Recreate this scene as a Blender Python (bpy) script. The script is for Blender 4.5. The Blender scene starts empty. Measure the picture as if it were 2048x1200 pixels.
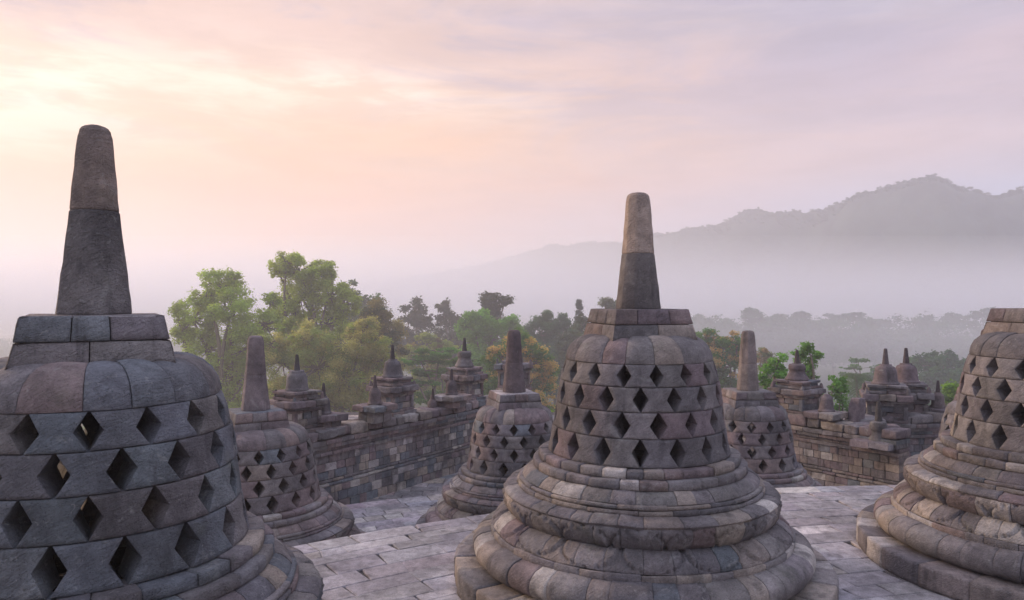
import bpy, bmesh, math, random
import numpy as np
from math import radians, sin, cos, pi, sqrt, atan2

# ------------------------------------------------------------------ camera, world, sun, exposure
scene = bpy.context.scene
COL = scene.collection
F = 1453.0            # focal length in pixels of a 2048 wide frame
CAMZ = 2.86           # eye height over the upper terrace
cam_d = bpy.data.cameras.new('camera')
cam_d.sensor_width = 36.0
cam_d.lens = 36.0 * F / 2048.0
cam_d.clip_start = 0.05
cam_d.clip_end = 20000
cam = bpy.data.objects.new('camera', cam_d)
cam.location = (0, 0, CAMZ)
cam.rotation_euler = (radians(90), 0, 0)
COL.objects.link(cam)
scene.camera = cam
scene.view_settings.view_transform = 'Standard'
scene.view_settings.look = 'None'
scene.view_settings.exposure = 0.46
scene.view_settings.gamma = 1.0
scene.cycles.use_denoising = True
scene.cycles.volume_bounces = 12
scene.cycles.max_bounces = 14
scene.cycles.diffuse_bounces = 3
scene.cycles.transparent_max_bounces = 8

SUN_AZ = radians(-62)   # from +Y, negative is to the left
SUN_EL = radians(16)


def srgb(r, g, b, k=1.0):
    def c(v):
        v /= 255.0
        return (v / 12.92 if v <= 0.04045 else ((v + 0.055) / 1.055) ** 2.4) * k
    return (c(r), c(g), c(b), 1.0)


class NT:
    """tiny helper round a node tree"""
    def __init__(s, tree):
        s.t = tree
        tree.nodes.clear()

    def n(s, typ, **kw):
        nd = s.t.nodes.new(typ)
        for k, v in kw.items():
            setattr(nd, k, v)
        return nd

    def l(s, a, b):
        s.t.links.new(a, b)

    def val(s, sock, v):
        if hasattr(v, 'is_output'):
            s.l(v, sock)
        else:
            sock.default_value = v

    def math(s, op, a, b=0.0, c=0.0, clamp=False):
        m = s.n('ShaderNodeMath', operation=op)
        m.use_clamp = clamp
        s.val(m.inputs[0], a)
        s.val(m.inputs[1], b)
        s.val(m.inputs[2], c)
        return m.outputs[0]

    def smooth(s, v, a, b, lo=0.0, hi=1.0):
        m = s.n('ShaderNodeMapRange', interpolation_type='SMOOTHSTEP')
        s.val(m.inputs[0], v)
        for i, x in zip((1, 2, 3, 4), (a, b, lo, hi)):
            m.inputs[i].default_value = x
        return m.outputs[0]

    def mix(s, fac, a, b, blend='MIX'):
        m = s.n('ShaderNodeMix', data_type='RGBA', blend_type=blend)
        s.val(m.inputs[0], fac)
        s.val(m.inputs[6], a)
        s.val(m.inputs[7], b)
        return m.outputs[2]

    def ramp(s, v, stops, interp='EASE'):
        r = s.n('ShaderNodeValToRGB')
        r.color_ramp.interpolation = interp
        e = r.color_ramp.elements
        while len(e) < len(stops):
            e.new(0.5)
        for el, (p, c) in zip(e, stops):
            el.position = p
            el.color = c
        s.val(r.inputs[0], v)
        return r.outputs[0]

    def noise(s, vec, scale, detail=3.0, rough=0.55, dist=0.0):
        m = s.n('ShaderNodeTexNoise')
        s.val(m.inputs['Vector'], vec)
        m.inputs['Scale'].default_value = scale
        m.inputs['Detail'].default_value = detail
        m.inputs['Roughness'].default_value = rough
        m.inputs['Distortion'].default_value = dist
        return m.outputs[0]

    def mapping(s, vec, scale=(1, 1, 1), rot=(0, 0, 0), loc=(0, 0, 0)):
        m = s.n('ShaderNodeMapping')
        s.val(m.inputs[0], vec)
        m.inputs['Scale'].default_value = scale
        m.inputs['Rotation'].default_value = rot
        m.inputs['Location'].default_value = loc
        return m.outputs[0]


def make_world():
    w = bpy.data.worlds.new('World')
    scene.world = w
    w.use_nodes = True
    k = NT(w.node_tree)
    out = k.n('ShaderNodeOutputWorld')
    tc = k.n('ShaderNodeTexCoord')
    d = tc.outputs['Generated']
    sep = k.n('ShaderNodeSeparateXYZ')
    k.l(d, sep.inputs[0])
    x, y, z = sep.outputs
    az = k.math('ARCTAN2', x, y)
    # warp used for cloud edges
    stretched = k.mapping(d, scale=(1.0, 1.0, 5.0), rot=(0, radians(9), 0))
    n1 = k.noise(stretched, 2.6, 6, 0.58, 0.6)
    n2 = k.noise(stretched, 7.0, 5, 0.6, 0.3)
    zz = k.math('ADD', z, k.math('MULTIPLY', k.math('SUBTRACT', n1, 0.5), 0.10))
    S = 1.0 / 0.6
    left = k.ramp(k.math('MULTIPLY', zz, S), [
        (0.0, srgb(222, 146, 104)), (0.09 * S, srgb(228, 152, 100)), (0.155 * S, srgb(228, 158, 94)),
        (0.19 * S, srgb(228, 166, 104)), (0.25 * S, srgb(220, 168, 120)), (0.32 * S, srgb(206, 166, 148)),
        (0.40 * S, srgb(200, 172, 168)), (0.56 * S, srgb(184, 176, 188))])
    right = k.ramp(k.math('MULTIPLY', zz, S), [
        (0.0, srgb(128, 188, 250)), (0.08 * S, srgb(164, 188, 228)), (0.18 * S, srgb(200, 178, 184)),
        (0.28 * S, srgb(188, 168, 178)), (0.36 * S, srgb(164, 164, 184)), (0.56 * S, srgb(150, 166, 194))])
    turn = k.math('ABSOLUTE', k.math('ADD', az, 0.50))
    fac = k.smooth(k.math('ADD', turn, k.math('MULTIPLY', k.math('SUBTRACT', n1, 0.5), 0.55)), 0.15, 1.15)
    base = k.mix(fac, left, right)
    # bright break in the cloud round the hidden sun
    def blob(a0, e0, sa, se):
        da = k.math('DIVIDE', k.math('SUBTRACT', az, a0), sa)
        de = k.math('DIVIDE', k.math('SUBTRACT', zz, e0), se)
        q = k.math('ADD', k.math('MULTIPLY', da, da), k.math('MULTIPLY', de, de))
        return k.math('EXPONENT', k.math('MULTIPLY', q, -1.0))
    g1 = blob(-0.66, 0.235, 0.22, 0.055)
    g2 = blob(-0.22, 0.262, 0.22, 0.030)
    g3 = blob(-0.45, 0.25, 0.55, 0.13)
    streak = k.smooth(n2, 0.38, 0.62, 0.35, 1.0)
    g = k.math('ADD', k.math('MULTIPLY', k.math('ADD', g1, k.math('MULTIPLY', g2, 0.75)), streak), k.math('MULTIPLY', g3, 0.28))
    glow = k.mix(k.math('MULTIPLY', g, 1.0, clamp=True), (0, 0, 0, 1), (0.30, 0.40, 0.42, 1))
    base = k.mix(1.0, base, glow, 'ADD')
    # grey-lilac cloud veils high up
    veil = k.smooth(n1, 0.44, 0.60)
    hi = k.smooth(z, 0.14, 0.36)
    base = k.mix(k.math('MULTIPLY', k.math('MULTIPLY', veil, hi), 0.7), base, srgb(158, 148, 168))
    soft = k.smooth(n2, 0.32, 0.68, 0.935, 1.065)
    base = k.mix(1.0, base, soft, 'MULTIPLY')
    # unseen sky overhead: brightness added to light the floor and haze
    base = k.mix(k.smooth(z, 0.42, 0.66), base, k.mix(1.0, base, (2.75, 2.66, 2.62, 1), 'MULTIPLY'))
    # below the horizon the sky is the pale ground mist
    base = k.mix(k.smooth(z, -0.10, -0.005, 1.0, 0.0), base, srgb(168, 156, 164))
    sky = k.n('ShaderNodeTexSky', sky_type='NISHITA')
    sky.sun_disc = False
    sky.sun_elevation = SUN_EL
    sky.sun_rotation = SUN_AZ
    sky.air_density = 1.0
    sky.dust_density = 4.0
    b1 = k.n('ShaderNodeBackground')
    k.l(sky.outputs[0], b1.inputs[0])
    b1.inputs[1].default_value = 0.05
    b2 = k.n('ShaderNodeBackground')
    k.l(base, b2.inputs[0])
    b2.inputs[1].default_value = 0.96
    # an almost closed cloud deck: little of the clear sky comes through
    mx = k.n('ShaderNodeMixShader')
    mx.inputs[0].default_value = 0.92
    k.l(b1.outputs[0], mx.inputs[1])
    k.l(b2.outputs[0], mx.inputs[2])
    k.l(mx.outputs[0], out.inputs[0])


make_world()

sun_d = bpy.data.lights.new('sun', 'SUN')
sun_d.energy = 3.3
sun_d.angle = radians(11)
sun_d.color = (1.0, 0.70, 0.44)
sun = bpy.data.objects.new('sun', sun_d)
sun.rotation_euler = (radians(90) - SUN_EL, 0, -SUN_AZ + pi)
sun.location = (-40, 20, 40)
COL.objects.link(sun)


# ------------------------------------------------------------------ small tools
def at(px, py, D):
    """a point of the photograph (2048 x 1200 pixels) at distance D along the view axis"""
    return ((px - 1024) / F * D, D, CAMZ - (py - 600) / F * D)


_rs = np.random.RandomState(7)
_K = _rs.normal(size=(9, 3))
_P = _rs.uniform(0, 6.28, 9)


def wob(P, freq, seed=0.0):
    """cheap smooth noise of points (...,3) in about -1..1"""
    P = np.asarray(P, float)
    s = np.zeros(P.shape[:-1])
    for i in range(9):
        s += np.sin(P @ (_K[i] * freq * (0.6 + 0.2 * i)) + _P[i] + seed * (1.3 + i))
    return s / 4.0


class MB:
    """collects patches, then links them as ONE mesh object"""
    def __init__(s):
        s.V, s.Q, s.C, s.S = [], [], [], []
        s.n = 0

    def raw(s, P, Q, col, smooth=False):
        P = np.asarray(P, float).reshape(-1, 3)
        Q = np.asarray(Q, int).reshape(-1, 4)
        s.V.append(P)
        s.Q.append(Q + s.n)
        c = np.asarray(col, float)
        if c.ndim == 1:
            c = np.tile(c[:3], (len(P), 1))
        s.C.append(c[:, :3])
        s.S.append(np.full(len(Q), smooth))
        s.n += len(P)

    def grid(s, P, col, smooth=False, wrap=False, flip=False):
        P = np.asarray(P, float)
        nu, nv = P.shape[:2]
        I = np.arange(nu * nv).reshape(nu, nv)
        if wrap:
            I = np.vstack([I, I[:1]])
        a, b, c, d = I[:-1, :-1], I[1:, :-1], I[1:, 1:], I[:-1, 1:]
        Q = np.stack([a, b, c, d] if not flip else [a, d, c, b], -1)
        s.raw(P, Q, col, smooth)

    def build(s, name, mat, parent=None):
        V = np.concatenate(s.V)
        Q = np.concatenate(s.Q)
        C = np.concatenate(s.C)
        S = np.concatenate(s.S)
        me = bpy.data.meshes.new(name)
        me.vertices.add(len(V))
        me.vertices.foreach_set('co', V.astype(np.float32).ravel())
        me.loops.add(len(Q) * 4)
        me.loops.foreach_set('vertex_index', Q.astype(np.int32).ravel())
        me.polygons.add(len(Q))
        me.polygons.foreach_set('loop_start', np.arange(0, len(Q) * 4, 4, dtype=np.int32))
        me.polygons.foreach_set('use_smooth', S)
        at_ = me.attributes.new('tone', 'FLOAT_COLOR', 'POINT')
        at_.data.foreach_set('color', np.hstack([C, np.ones((len(C), 1))]).astype(np.float32).ravel())
        me.update(calc_edges=True)
        me.validate()
        o = bpy.data.objects.new(name, me)
        COL.objects.link(o)
        me.materials.append(mat)
        if parent:
            o.parent = parent
        return o


def tag(o, label, cat, group=None):
    o['label'] = label
    o['category'] = cat
    if group:
        o['group'] = group
    return o


def kind(o, k):
    o['kind'] = k
    return o


def thing(name, loc, label, cat, group=None, rot=0.0):
    o = bpy.data.objects.new(name, None)
    o.empty_display_size = 0.2
    o.location = loc
    o.rotation_euler = (0, 0, rot)
    COL.objects.link(o)
    return tag(o, label, cat, group)


# ------------------------------------------------------------------ materials
def stone_material(name, bump=0.5, stain=0.5, chisel=0.6, lichen=0.25):
    m = bpy.data.materials.new(name)
    m.use_nodes = True
    k = NT(m.node_tree)
    out = k.n('ShaderNodeOutputMaterial')
    bs = k.n('ShaderNodeBsdfPrincipled')
    k.l(bs.outputs[0], out.inputs[0])
    geo = k.n('ShaderNodeNewGeometry')
    p = geo.outputs['Position']
    att = k.n('ShaderNodeAttribute', attribute_name='tone')
    c = att.outputs['Color']
    big = k.noise(p, 1.7, 5, 0.6, 0.4)
    mid = k.noise(p, 9.0, 5, 0.65, 0.2)
    fine = k.noise(p, 70.0, 4, 0.7)
    # rain streaks and black weathering
    st = k.math('MULTIPLY', k.smooth(big, 0.42, 0.68), stain)
    c = k.mix(st, c, (0.055, 0.047, 0.052, 1))
    v = k.math('ADD', k.smooth(mid, 0.25, 0.75, 0.72, 1.22), k.math('MULTIPLY', k.math('SUBTRACT', fine, 0.5), 0.9))
    c = k.mix(1.0, c, v, 'MULTIPLY')
    cross = k.smooth(k.noise(p, 0.9, 4, 0.55, 0.6), 0.30, 0.70, 0.74, 1.24)
    c = k.mix(1.0, c, cross, 'MULTIPLY')
    pit = k.smooth(k.noise(p, 130.0, 2, 0.5), 0.60, 0.70, 1.0, 0.55)
    c = k.mix(1.0, c, pit, 'MULTIPLY')
    # black water streaks and grey-white lichen crusts that run across the joints
    ws = k.smooth(k.noise(k.mapping(p, scale=(5.5, 5.5, 0.8)), 1.0, 5, 0.6, 0.5), 0.54, 0.70)
    c = k.mix(k.math('MULTIPLY', ws, stain), c, (0.040, 0.036, 0.038, 1))
    lc = k.smooth(k.noise(p, 4.6, 7, 0.68, 0.8), 0.60, 0.68)
    c = k.mix(k.math('MULTIPLY', lc, lichen), c, (0.30, 0.295, 0.275, 1))
    # pale lichen specks
    li = k.math('MULTIPLY', k.smooth(k.noise(p, 22.0, 3, 0.6, 1.0), 0.62, 0.72), lichen)
    c = k.mix(li, c, (0.34, 0.33, 0.31, 1))
    # moss tint in patches
    mo = k.math('MULTIPLY', k.smooth(k.noise(p, 2.4, 4, 0.6, 0.3), 0.60, 0.74), 0.22)
    c = k.mix(mo, c, (0.10, 0.11, 0.06, 1))
    k.l(c, bs.inputs['Base Color'])
    bs.inputs['Roughness'].default_value = 0.86
    bs.inputs['Specular IOR Level'].default_value = 0.25
    # oblique tool marks + grain
    ch = k.noise(k.mapping(k.mapping(p, rot=(radians(20), radians(38), 0)), scale=(15, 22, 62)), 1.0, 3, 0.6, 0.8)
    h = k.math('ADD', k.math('MULTIPLY', ch, chisel), k.math('MULTIPLY', fine, 0.45))
    h = k.math('ADD', h, k.math('MULTIPLY', mid, 1.1))
    h = k.math('ADD', h, k.math('MULTIPLY', pit, 0.35))
    b = k.n('ShaderNodeBump')
    b.inputs['Strength'].default_value = bump
    b.inputs['Distance'].default_value = 0.02
    k.l(h, b.inputs['Height'])
    k.l(b.outputs[0], bs.inputs['Normal'])
    return m


STONE = stone_material('andesite', 0.9, 0.50, 1.1, 0.32)
PAVE = stone_material('paving_stone', 0.9, 0.42, 0.25, 0.20)
WALLSTONE = stone_material('weathered_andesite', 0.9, 0.55, 0.3, 0.45)


def leaf_material(name):
    m = bpy.data.materials.new(name)
    m.use_nodes = True
    k = NT(m.node_tree)
    out = k.n('ShaderNodeOutputMaterial')
    att = k.n('ShaderNodeAttribute', attribute_name='tone')
    d = k.n('ShaderNodeBsdfPrincipled')
    k.l(att.outputs['Color'], d.inputs['Base Color'])
    d.inputs['Roughness'].default_value = 0.6
    d.inputs['Specular IOR Level'].default_value = 0.2
    t = k.n('ShaderNodeBsdfTranslucent')
    k.l(k.mix(1.0, att.outputs['Color'], (1.15, 1.3, 0.6, 1), 'MULTIPLY'), t.inputs[0])
    mx = k.n('ShaderNodeMixShader')
    mx.inputs[0].default_value = 0.58
    k.l(d.outputs[0], mx.inputs[1])
    k.l(t.outputs[0], mx.inputs[2])
    k.l(mx.outputs[0], out.inputs[0])
    return m


LEAF = leaf_material('foliage')


def plain_material(name, col, rough=0.9, scale=6.0, var=0.4, attr=False):
    m = bpy.data.materials.new(name)
    m.use_nodes = True
    k = NT(m.node_tree)
    out = k.n('ShaderNodeOutputMaterial')
    bs = k.n('ShaderNodeBsdfPrincipled')
    k.l(bs.outputs[0], out.inputs[0])
    geo = k.n('ShaderNodeNewGeometry')
    n = k.noise(geo.outputs['Position'], scale, 5, 0.6)
    c = col
    if attr:
        c = k.n('ShaderNodeAttribute', attribute_name='tone').outputs['Color']
    k.l(k.mix(1.0, c, k.smooth(n, 0.25, 0.75, 1 - var, 1 + var), 'MULTIPLY'), bs.inputs['Base Color'])
    bs.inputs['Roughness'].default_value = rough
    bs.inputs['Specular IOR Level'].default_value = 0.2
    b = k.n('ShaderNodeBump')
    b.inputs['Strength'].default_value = 0.5
    k.l(n, b.inputs['Height'])
    k.l(b.outputs[0], bs.inputs['Normal'])
    return m


BARK = plain_material('bark', (0.16, 0.13, 0.10, 1), 0.9, 9.0, 0.4)
SOIL = plain_material('forest_floor', (0.045, 0.06, 0.025, 1), 0.95, 0.15, 0.5)
HILLM = plain_material('forested_slope', (0.035, 0.05, 0.035, 1), 0.95, 0.05, 0.45)

STONE_K = 1.02
# block tones (base colours of the stone itself)
GREY = [(0.188, 0.168, 0.163), (0.164, 0.148, 0.148), (0.208, 0.187, 0.180), (0.145, 0.133, 0.134)]
BLUE = [(0.145, 0.157, 0.170), (0.134, 0.147, 0.160), (0.156, 0.164, 0.175), (0.165, 0.157, 0.166)]
RED = [(0.195, 0.150, 0.148), (0.180, 0.145, 0.148), (0.215, 0.165, 0.155)]
TAN = [(0.270, 0.225, 0.190), (0.310, 0.262, 0.220), (0.240, 0.202, 0.178)]
PALE = [(0.42, 0.38, 0.34), (0.38, 0.35, 0.33)]


def calm(fams, k=0.45):
    m = [sum(c[i] for c in GREY) / len(GREY) for i in range(3)]
    return [tuple(m[i] + (c[i] - m[i]) * k for i in range(3)) for c in fams]


def pick(rng, wts):
    fams = [GREY, BLUE, RED, TAN, PALE]
    f = rng.choices(fams, wts)[0]
    c = rng.choice(f)
    j = rng.uniform(0.90, 1.10) * STONE_K
    return (c[0] * j, c[1] * j * rng.uniform(0.98, 1.02), c[2] * j * rng.uniform(0.97, 1.03))


# ------------------------------------------------------------------ perforated stupas
DARK = (0.045, 0.040, 0.041)


def sample_profile(pts, step):
    out = []
    for (r0, z0), (r1, z1) in zip(pts[:-1], pts[1:]):
        n = max(1, int(round(math.hypot(r1 - r0, z1 - z0) / step)))
        for i in range(n):
            t = i / n
            out.append((r0 + (r1 - r0) * t, z0 + (z1 - z0) * t))
    out.append(pts[-1])
    return np.array(out)


def faced(mb, P, c):
    """a stone's face plus separate joint walls round it"""
    mb.grid(P[1:-1, 1:-1], c, smooth=True)
    mb.grid(P[0:2], c)
    mb.grid(P[-2:], c)
    mb.grid(P[:, 0:2], c)
    mb.grid(P[:, -2:], c)


def ring_blocks(mb, pts, nblk, rng, wts, sx=1.0, step=0.05, disp=None, seam=0.002, worn=0.004, bulge=0.0, special=None, seed=0.0, irregular=0.4, cols=7, rough=0.004):
    """a ring of separate stones swept along a profile of (radius, height) going down"""
    pr = sample_profile(pts, step)
    t = np.gradient(pr, axis=0)
    t /= np.linalg.norm(t, axis=1)[:, None] + 1e-9
    nr, nz = -t[:, 1], t[:, 0]
    L = np.concatenate([[0], np.cumsum(np.linalg.norm(np.diff(pr, axis=0), axis=1))])
    # rows with worn end edges
    e = 0.007
    rows = [(pr[0], nr[0], nz[0], -0.07, 0.0)]
    rows.append((pr[0], nr[0], nz[0], -worn, 0.0))
    for i in range(len(pr)):
        off = 0.0
        q = pr[i]
        if i == 0:
            q = pr[0] + t[0] * e
        elif i == len(pr) - 1:
            q = pr[-1] - t[-1] * e
        rows.append((q, nr[i], nz[i], off, L[i] / L[-1]))
    rows.append((pr[-1], nr[-1], nz[-1], -worn, 1.0))
    rows.append((pr[-1], nr[-1], nz[-1], -0.07, 1.0))
    R = np.array([r[0][0] for r in rows])
    Z = np.array([r[0][1] for r in rows])
    NR = np.array([r[1] for r in rows])
    NZ = np.array([r[2] for r in rows])
    OV = np.array([r[3] for r in rows])
    VV = np.array([r[4] for r in rows])
    w = np.array([1 + irregular * rng.uniform(-1, 1) for _ in range(nblk)])
    A = np.concatenate([[0], np.cumsum(w)]) / w.sum() * 2 * pi + rng.uniform(0, 6)
    rm = R.max()
    for b in range(nblk):
        a0, a1 = A[b] + seam / rm, A[b + 1] - seam / rm
        ee = e / rm
        inner = np.linspace(a0 + ee, a1 - ee, cols)
        aa = np.concatenate([[a0, a0], inner, [a1, a1]])
        OU = np.concatenate([[-0.07, -worn], np.zeros(cols), [-worn, -0.07]])
        uu = np.concatenate([[0, 0], np.linspace(0, 1, cols), [1, 1]])
        jut = rng.uniform(-0.005, 0.005)
        tilt = rng.uniform(-0.004, 0.004)
        off = np.minimum(OU[:, None], OV[None, :]) + jut + tilt * (uu[:, None] - 0.5) * 2
        if bulge:
            off = off + bulge * (4 * uu * (1 - uu))[:, None] * (4 * VV * (1 - VV))[None, :] ** 0.6
        if disp is not None:
            vis = (OU[:, None] > -0.05) & (OV[None, :] > -0.05)
            off = off + disp(aa[:, None] + 0 * VV[None, :], VV[None, :] + 0 * aa[:, None]) * vis
        rr = R[None, :] + off * NR[None, :]
        zz = Z[None, :] + off * NZ[None, :]
        P = np.stack([rr * np.cos(aa)[:, None] * sx, rr * np.sin(aa)[:, None] * sx, zz], -1)
        nn = wob(P, 7.0, seed + b) * rough + wob(P, 23.0, seed) * rough * 0.5
        P[..., 0] += nn * np.cos(aa)[:, None]
        P[..., 1] += nn * np.sin(aa)[:, None]
        P[..., 2] += wob(P, 8.0, seed + 5) * rough * 0.6
        c = pick(rng, wts)
        if special and rng.random() < special:
            c = rng.choice(TAN + PALE)
        faced(mb, P, c)
    # dark core seen in the joints
    cr = pr + np.stack([nr, nz], 1) * -0.05
    th = np.linspace(0, 2 * pi, 56, endpoint=False)
    P = np.stack([cr[None, :, 0] * np.cos(th)[:, None] * sx, cr[None, :, 0] * np.sin(th)[:, None] * sx, np.tile(cr[None, :, 1], (56, 1))], -1)
    mb.grid(P, DARK, smooth=True, wrap=True)


BELL = np.array([(0.752, 2.250), (0.790, 2.150), (0.813, 2.040), (0.834, 1.930), (0.850, 1.810), (0.864, 1.690), (0.882, 1.570), (0.902, 1.445), (0.932, 1.312)])
ROWZ = [2.250, 2.040, 1.810, 1.570, 1.312]


def bell_r(z):
    return np.interp(z, BELL[::-1, 1], BELL[::-1, 0])


def lattice(mb, rng, wts, nh, phase, sx=1.0, res=1.0, seed=0.0):
    """four courses of hourglass stones that leave diamond openings between them"""
    da = 2 * pi / nh
    depth = 0.27
    for k in range(4):
        z0, z1 = ROWZ[k], ROWZ[k + 1]
        h = z0 - z1
        nt = 8 if res > 0.7 else 4
        ts = np.linspace(0, 1, nt + 1)
        e = 0.008 / h
        ts = np.concatenate([[0.003 / h, 0.003 / h + e], ts[1:-1], [1 - 0.003 / h - e, 1 - 0.003 / h]])
        OT = np.zeros(len(ts))
        OT[0] = OT[-1] = -0.008
        z = z0 - ts * h
        r = bell_r(z)
        hw = rng.uniform(0.212, 0.230)
        for i in range(nh):
            ac = phase + (i + 0.5 * (k % 2)) * da
            w = hw * da * (1 - np.abs(2 * ts - 1)) + 0.004 / r
            nu = 7 if res > 0.7 else 4
            us = np.linspace(0, 1, nu)
            jl = rng.uniform(-0.006, 0.006)
            l = ac + w + jl
            rt = ac + da - w + rng.uniform(-0.006, 0.006)
            ea = 0.010 / r
            cols = [l] + [l + ea + (rt - l - 2 * ea) * u for u in us] + [rt]
            aa = np.stack(cols, 0)
            OU = np.zeros(len(cols))
            OU[0] = OU[-1] = -0.006
            jut = rng.uniform(-0.005, 0.006)
            off = np.minimum(OU[:, None], OT[None, :]) + jut
            rr = r[None, :] + off
            P = np.stack([rr * np.cos(aa) * sx, rr * np.sin(aa) * sx, np.tile(z[None, :], (len(cols), 1))], -1)
            q = wob(P, 6.0, seed + i) * 0.004 + wob(P, 25.0, seed) * 0.002
            P[..., 0] += q * np.cos(aa)
            P[..., 1] += q * np.sin(aa)
            c = pick(rng, wts)
            mb.grid(P, c, smooth=True)
            # reveals and the inner face
            ri = r - depth
            I = np.stack([ri[None, :] * np.cos(aa) * sx, ri[None, :] * np.sin(aa) * sx, np.tile(z[None, :], (len(cols), 1))], -1)
            mb.grid(np.stack([I[0], P[0]]), c)
            mb.grid(np.stack([P[-1], I[-1]]), c)
            mb.grid(np.stack([P[:, 0], I[:, 0]]), c)
            mb.grid(np.stack([I[:, -1], P[:, -1]]), c)
            mb.grid(I[::-1], c)


def square_course(mb, hw0, z0, hw1, z1, nblk, rng, wts, seed=0.0, cx=0.0, cy=0.0, rot=0.0, worn=0.010, cols=None, top=True):
    """one course of a square pedestal, bottom half width hw0 at z0, top hw1 at z1"""
    for s in range(4):
        a = rot + s * pi / 2
        ux, uy = cos(a), sin(a)          # along
        nx, ny = sin(a), -cos(a)         # outward
        w = np.array([1 + 0.3 * rng.uniform(-1, 1) for _ in range(nblk)])
        E = np.concatenate([[0], np.cumsum(w)]) / w.sum() * 2 - 1
        for b in range(nblk):
            e = 0.012
            g = 0.003
            s0, s1 = E[b], E[b + 1]
            S = np.array([s0, s0, s0, *np.linspace(s0, s1, 5)[1:-1], s1, s1, s1])
            D = np.array([g, g, e, 0, 0, 0, -e, -g, -g])
            OS = np.array([-0.05, -worn, 0, 0, 0, 0, 0, -worn, -0.05])
            if b == 0:
                OS[0] = OS[1] = -0.004
                D[0] = D[1] = 0.002
            if b == nblk - 1:
                OS[-1] = OS[-2] = -0.004
                D[-1] = D[-2] = -0.002
            T = np.array([0, 0, 0, 0.33, 0.66, 1, 1, 1.0])
            DT = np.array([g, g, e, 0, 0, -e, -g, -g])
            OT = np.array([-0.05, -worn, 0, 0, 0, 0, -worn, -0.05])
            hw = hw0 + (hw1 - hw0) * T
            off = np.minimum(OS[:, None], OT[None, :])
            al = S[:, None] * hw[None, :] + D[:, None]
            n = hw[None, :] + off + rng.uniform(-0.004, 0.004)
            zz = (z0 + (z1 - z0) * T + DT)[None, :] + 0 * al
            P = np.stack([cx + al * ux + n * nx, cy + al * uy + n * ny, zz], -1)
            q = wob(P, 9.0, seed + b) * 0.004
            P[..., 0] += q * nx
            P[..., 1] += q * ny
            faced(mb, P, pick(rng, wts))
    # core and top
    for (h0, y0, h1, y1, c) in ((hw0 - 0.035, z0, hw1 - 0.035, z1, DARK),):
        ring = []
        for h, y in ((h0, y0), (h1, y1)):
            ring.append([(cx + h * (cos(rot) * sx_ - sin(rot) * sy_), cy + h * (sin(rot) * sx_ + cos(rot) * sy_), y) for sx_, sy_ in ((-1, -1), (1, -1), (1, 1), (-1, 1))])
        mb.grid(np.array(ring).transpose(1, 0, 2), c, wrap=True)
    if top:
        u = np.array([-1, -0.97, -0.5, 0, 0.5, 0.97, 1])
        X, Y = np.meshgrid(u, u, indexing='ij')
        h = hw1 - 0.004
        zt = z1 + np.where(np.maximum(abs(X), abs(Y)) > 0.98, -0.010, 0.0)
        px = cx + h * (cos(rot) * X - sin(rot) * Y)
        py = cy + h * (sin(rot) * X + cos(rot) * Y)
        P = np.stack([px, py, zt], -1)
        P[..., 2] += wob(P, 9.0, seed) * 0.004
        mb.grid(P, pick(rng, wts), smooth=True)


def octagon_spire(mb, segs, rot, seed=0.0, cx=0.0, cy=0.0, round_top=0.05, lean=(0, 0), facets=8):
    """segs: list of (r0, z0, r1, z1, colour), from the bottom up; r is the flat-to-flat half width"""
    per = 4
    n = facets * per
    th, rad = [], []
    for i in range(facets):
        for j in range(per):
            t = j / per
            a0, a1 = rot + i * 2 * pi / facets, rot + (i + 1) * 2 * pi / facets
            k = 1 / cos(pi / facets)
            kk = 0.975 if j == 0 else 1.0
            x = k * kk * ((1 - t) * cos(a0) + t * cos(a1))
            y = k * kk * ((1 - t) * sin(a0) + t * sin(a1))
            th.append((x, y))
    th = np.array(th)
    zb = segs[0][1]
    for si, (r0, z0, r1, z1, c) in enumerate(segs):
        last = si == len(segs) - 1
        rows = []
        H = z1 - z0
        rows.append((r0 - 0.05, z0 + 0.0015))
        rows.append((r0 - 0.004, z0 + 0.0015))
        for t in np.linspace(0.02, 0.98, 9):
            rows.append((r0 + (r1 - r0) * t, z0 + H * t))
        if last:
            rt = min(round_top, r1 * 0.8)
            rows = [q for q in rows if q[1] < z1 - rt]
            for a in np.linspace(0, pi / 2, 5):
                rows.append((r1 - rt + rt * cos(a), z1 - rt + rt * sin(a)))
            rows.append((r1 * 0.4, z1 + 0.003))
            rows.append((0.001, z1 + 0.004))
        else:
            rows.append((r1 - 0.004, z1 - 0.0015))
            rows.append((r1 - 0.05, z1 - 0.0015))
        R = np.array(rows)
        P = np.zeros((n, len(R), 3))
        P[..., 0] = th[:, 0][:, None] * R[None, :, 0]
        P[..., 1] = th[:, 1][:, None] * R[None, :, 0]
        P[..., 2] = R[None, :, 1]
        amp = min(0.006, r1 * 0.05)
        q = wob(P, 8.0, seed) * amp
        d = np.linalg.norm(P[..., :2], axis=-1) + 1e-6
        P[..., 0] += P[..., 0] / d * q + lean[0] * (P[..., 2] - zb) + cx
        P[..., 1] += P[..., 1] / d * q + lean[1] * (P[..., 2] - zb) + cy
        mb.grid(P, c, smooth=False, wrap=True)


def petals_up(n, ph):
    """lotus petals carved in relief, tips upward"""
    def f(a, v):
        u = ((a + ph) * n / (2 * pi)) % 1.0 * 2 - 1          # -1..1 over one petal
        w = 0.95 * np.sqrt(np.clip(1 - (1.12 * (1 - v)) ** 3, 0, 1))
        d = w - np.abs(u)
        return -0.010 + 0.012 * np.clip(d / 0.10, 0, 1) + 0.009 * np.exp(-((d - 0.10) / 0.06) ** 2) - 0.026 * np.exp(-((d + 0.02) / 0.05) ** 2)
    return f


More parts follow.
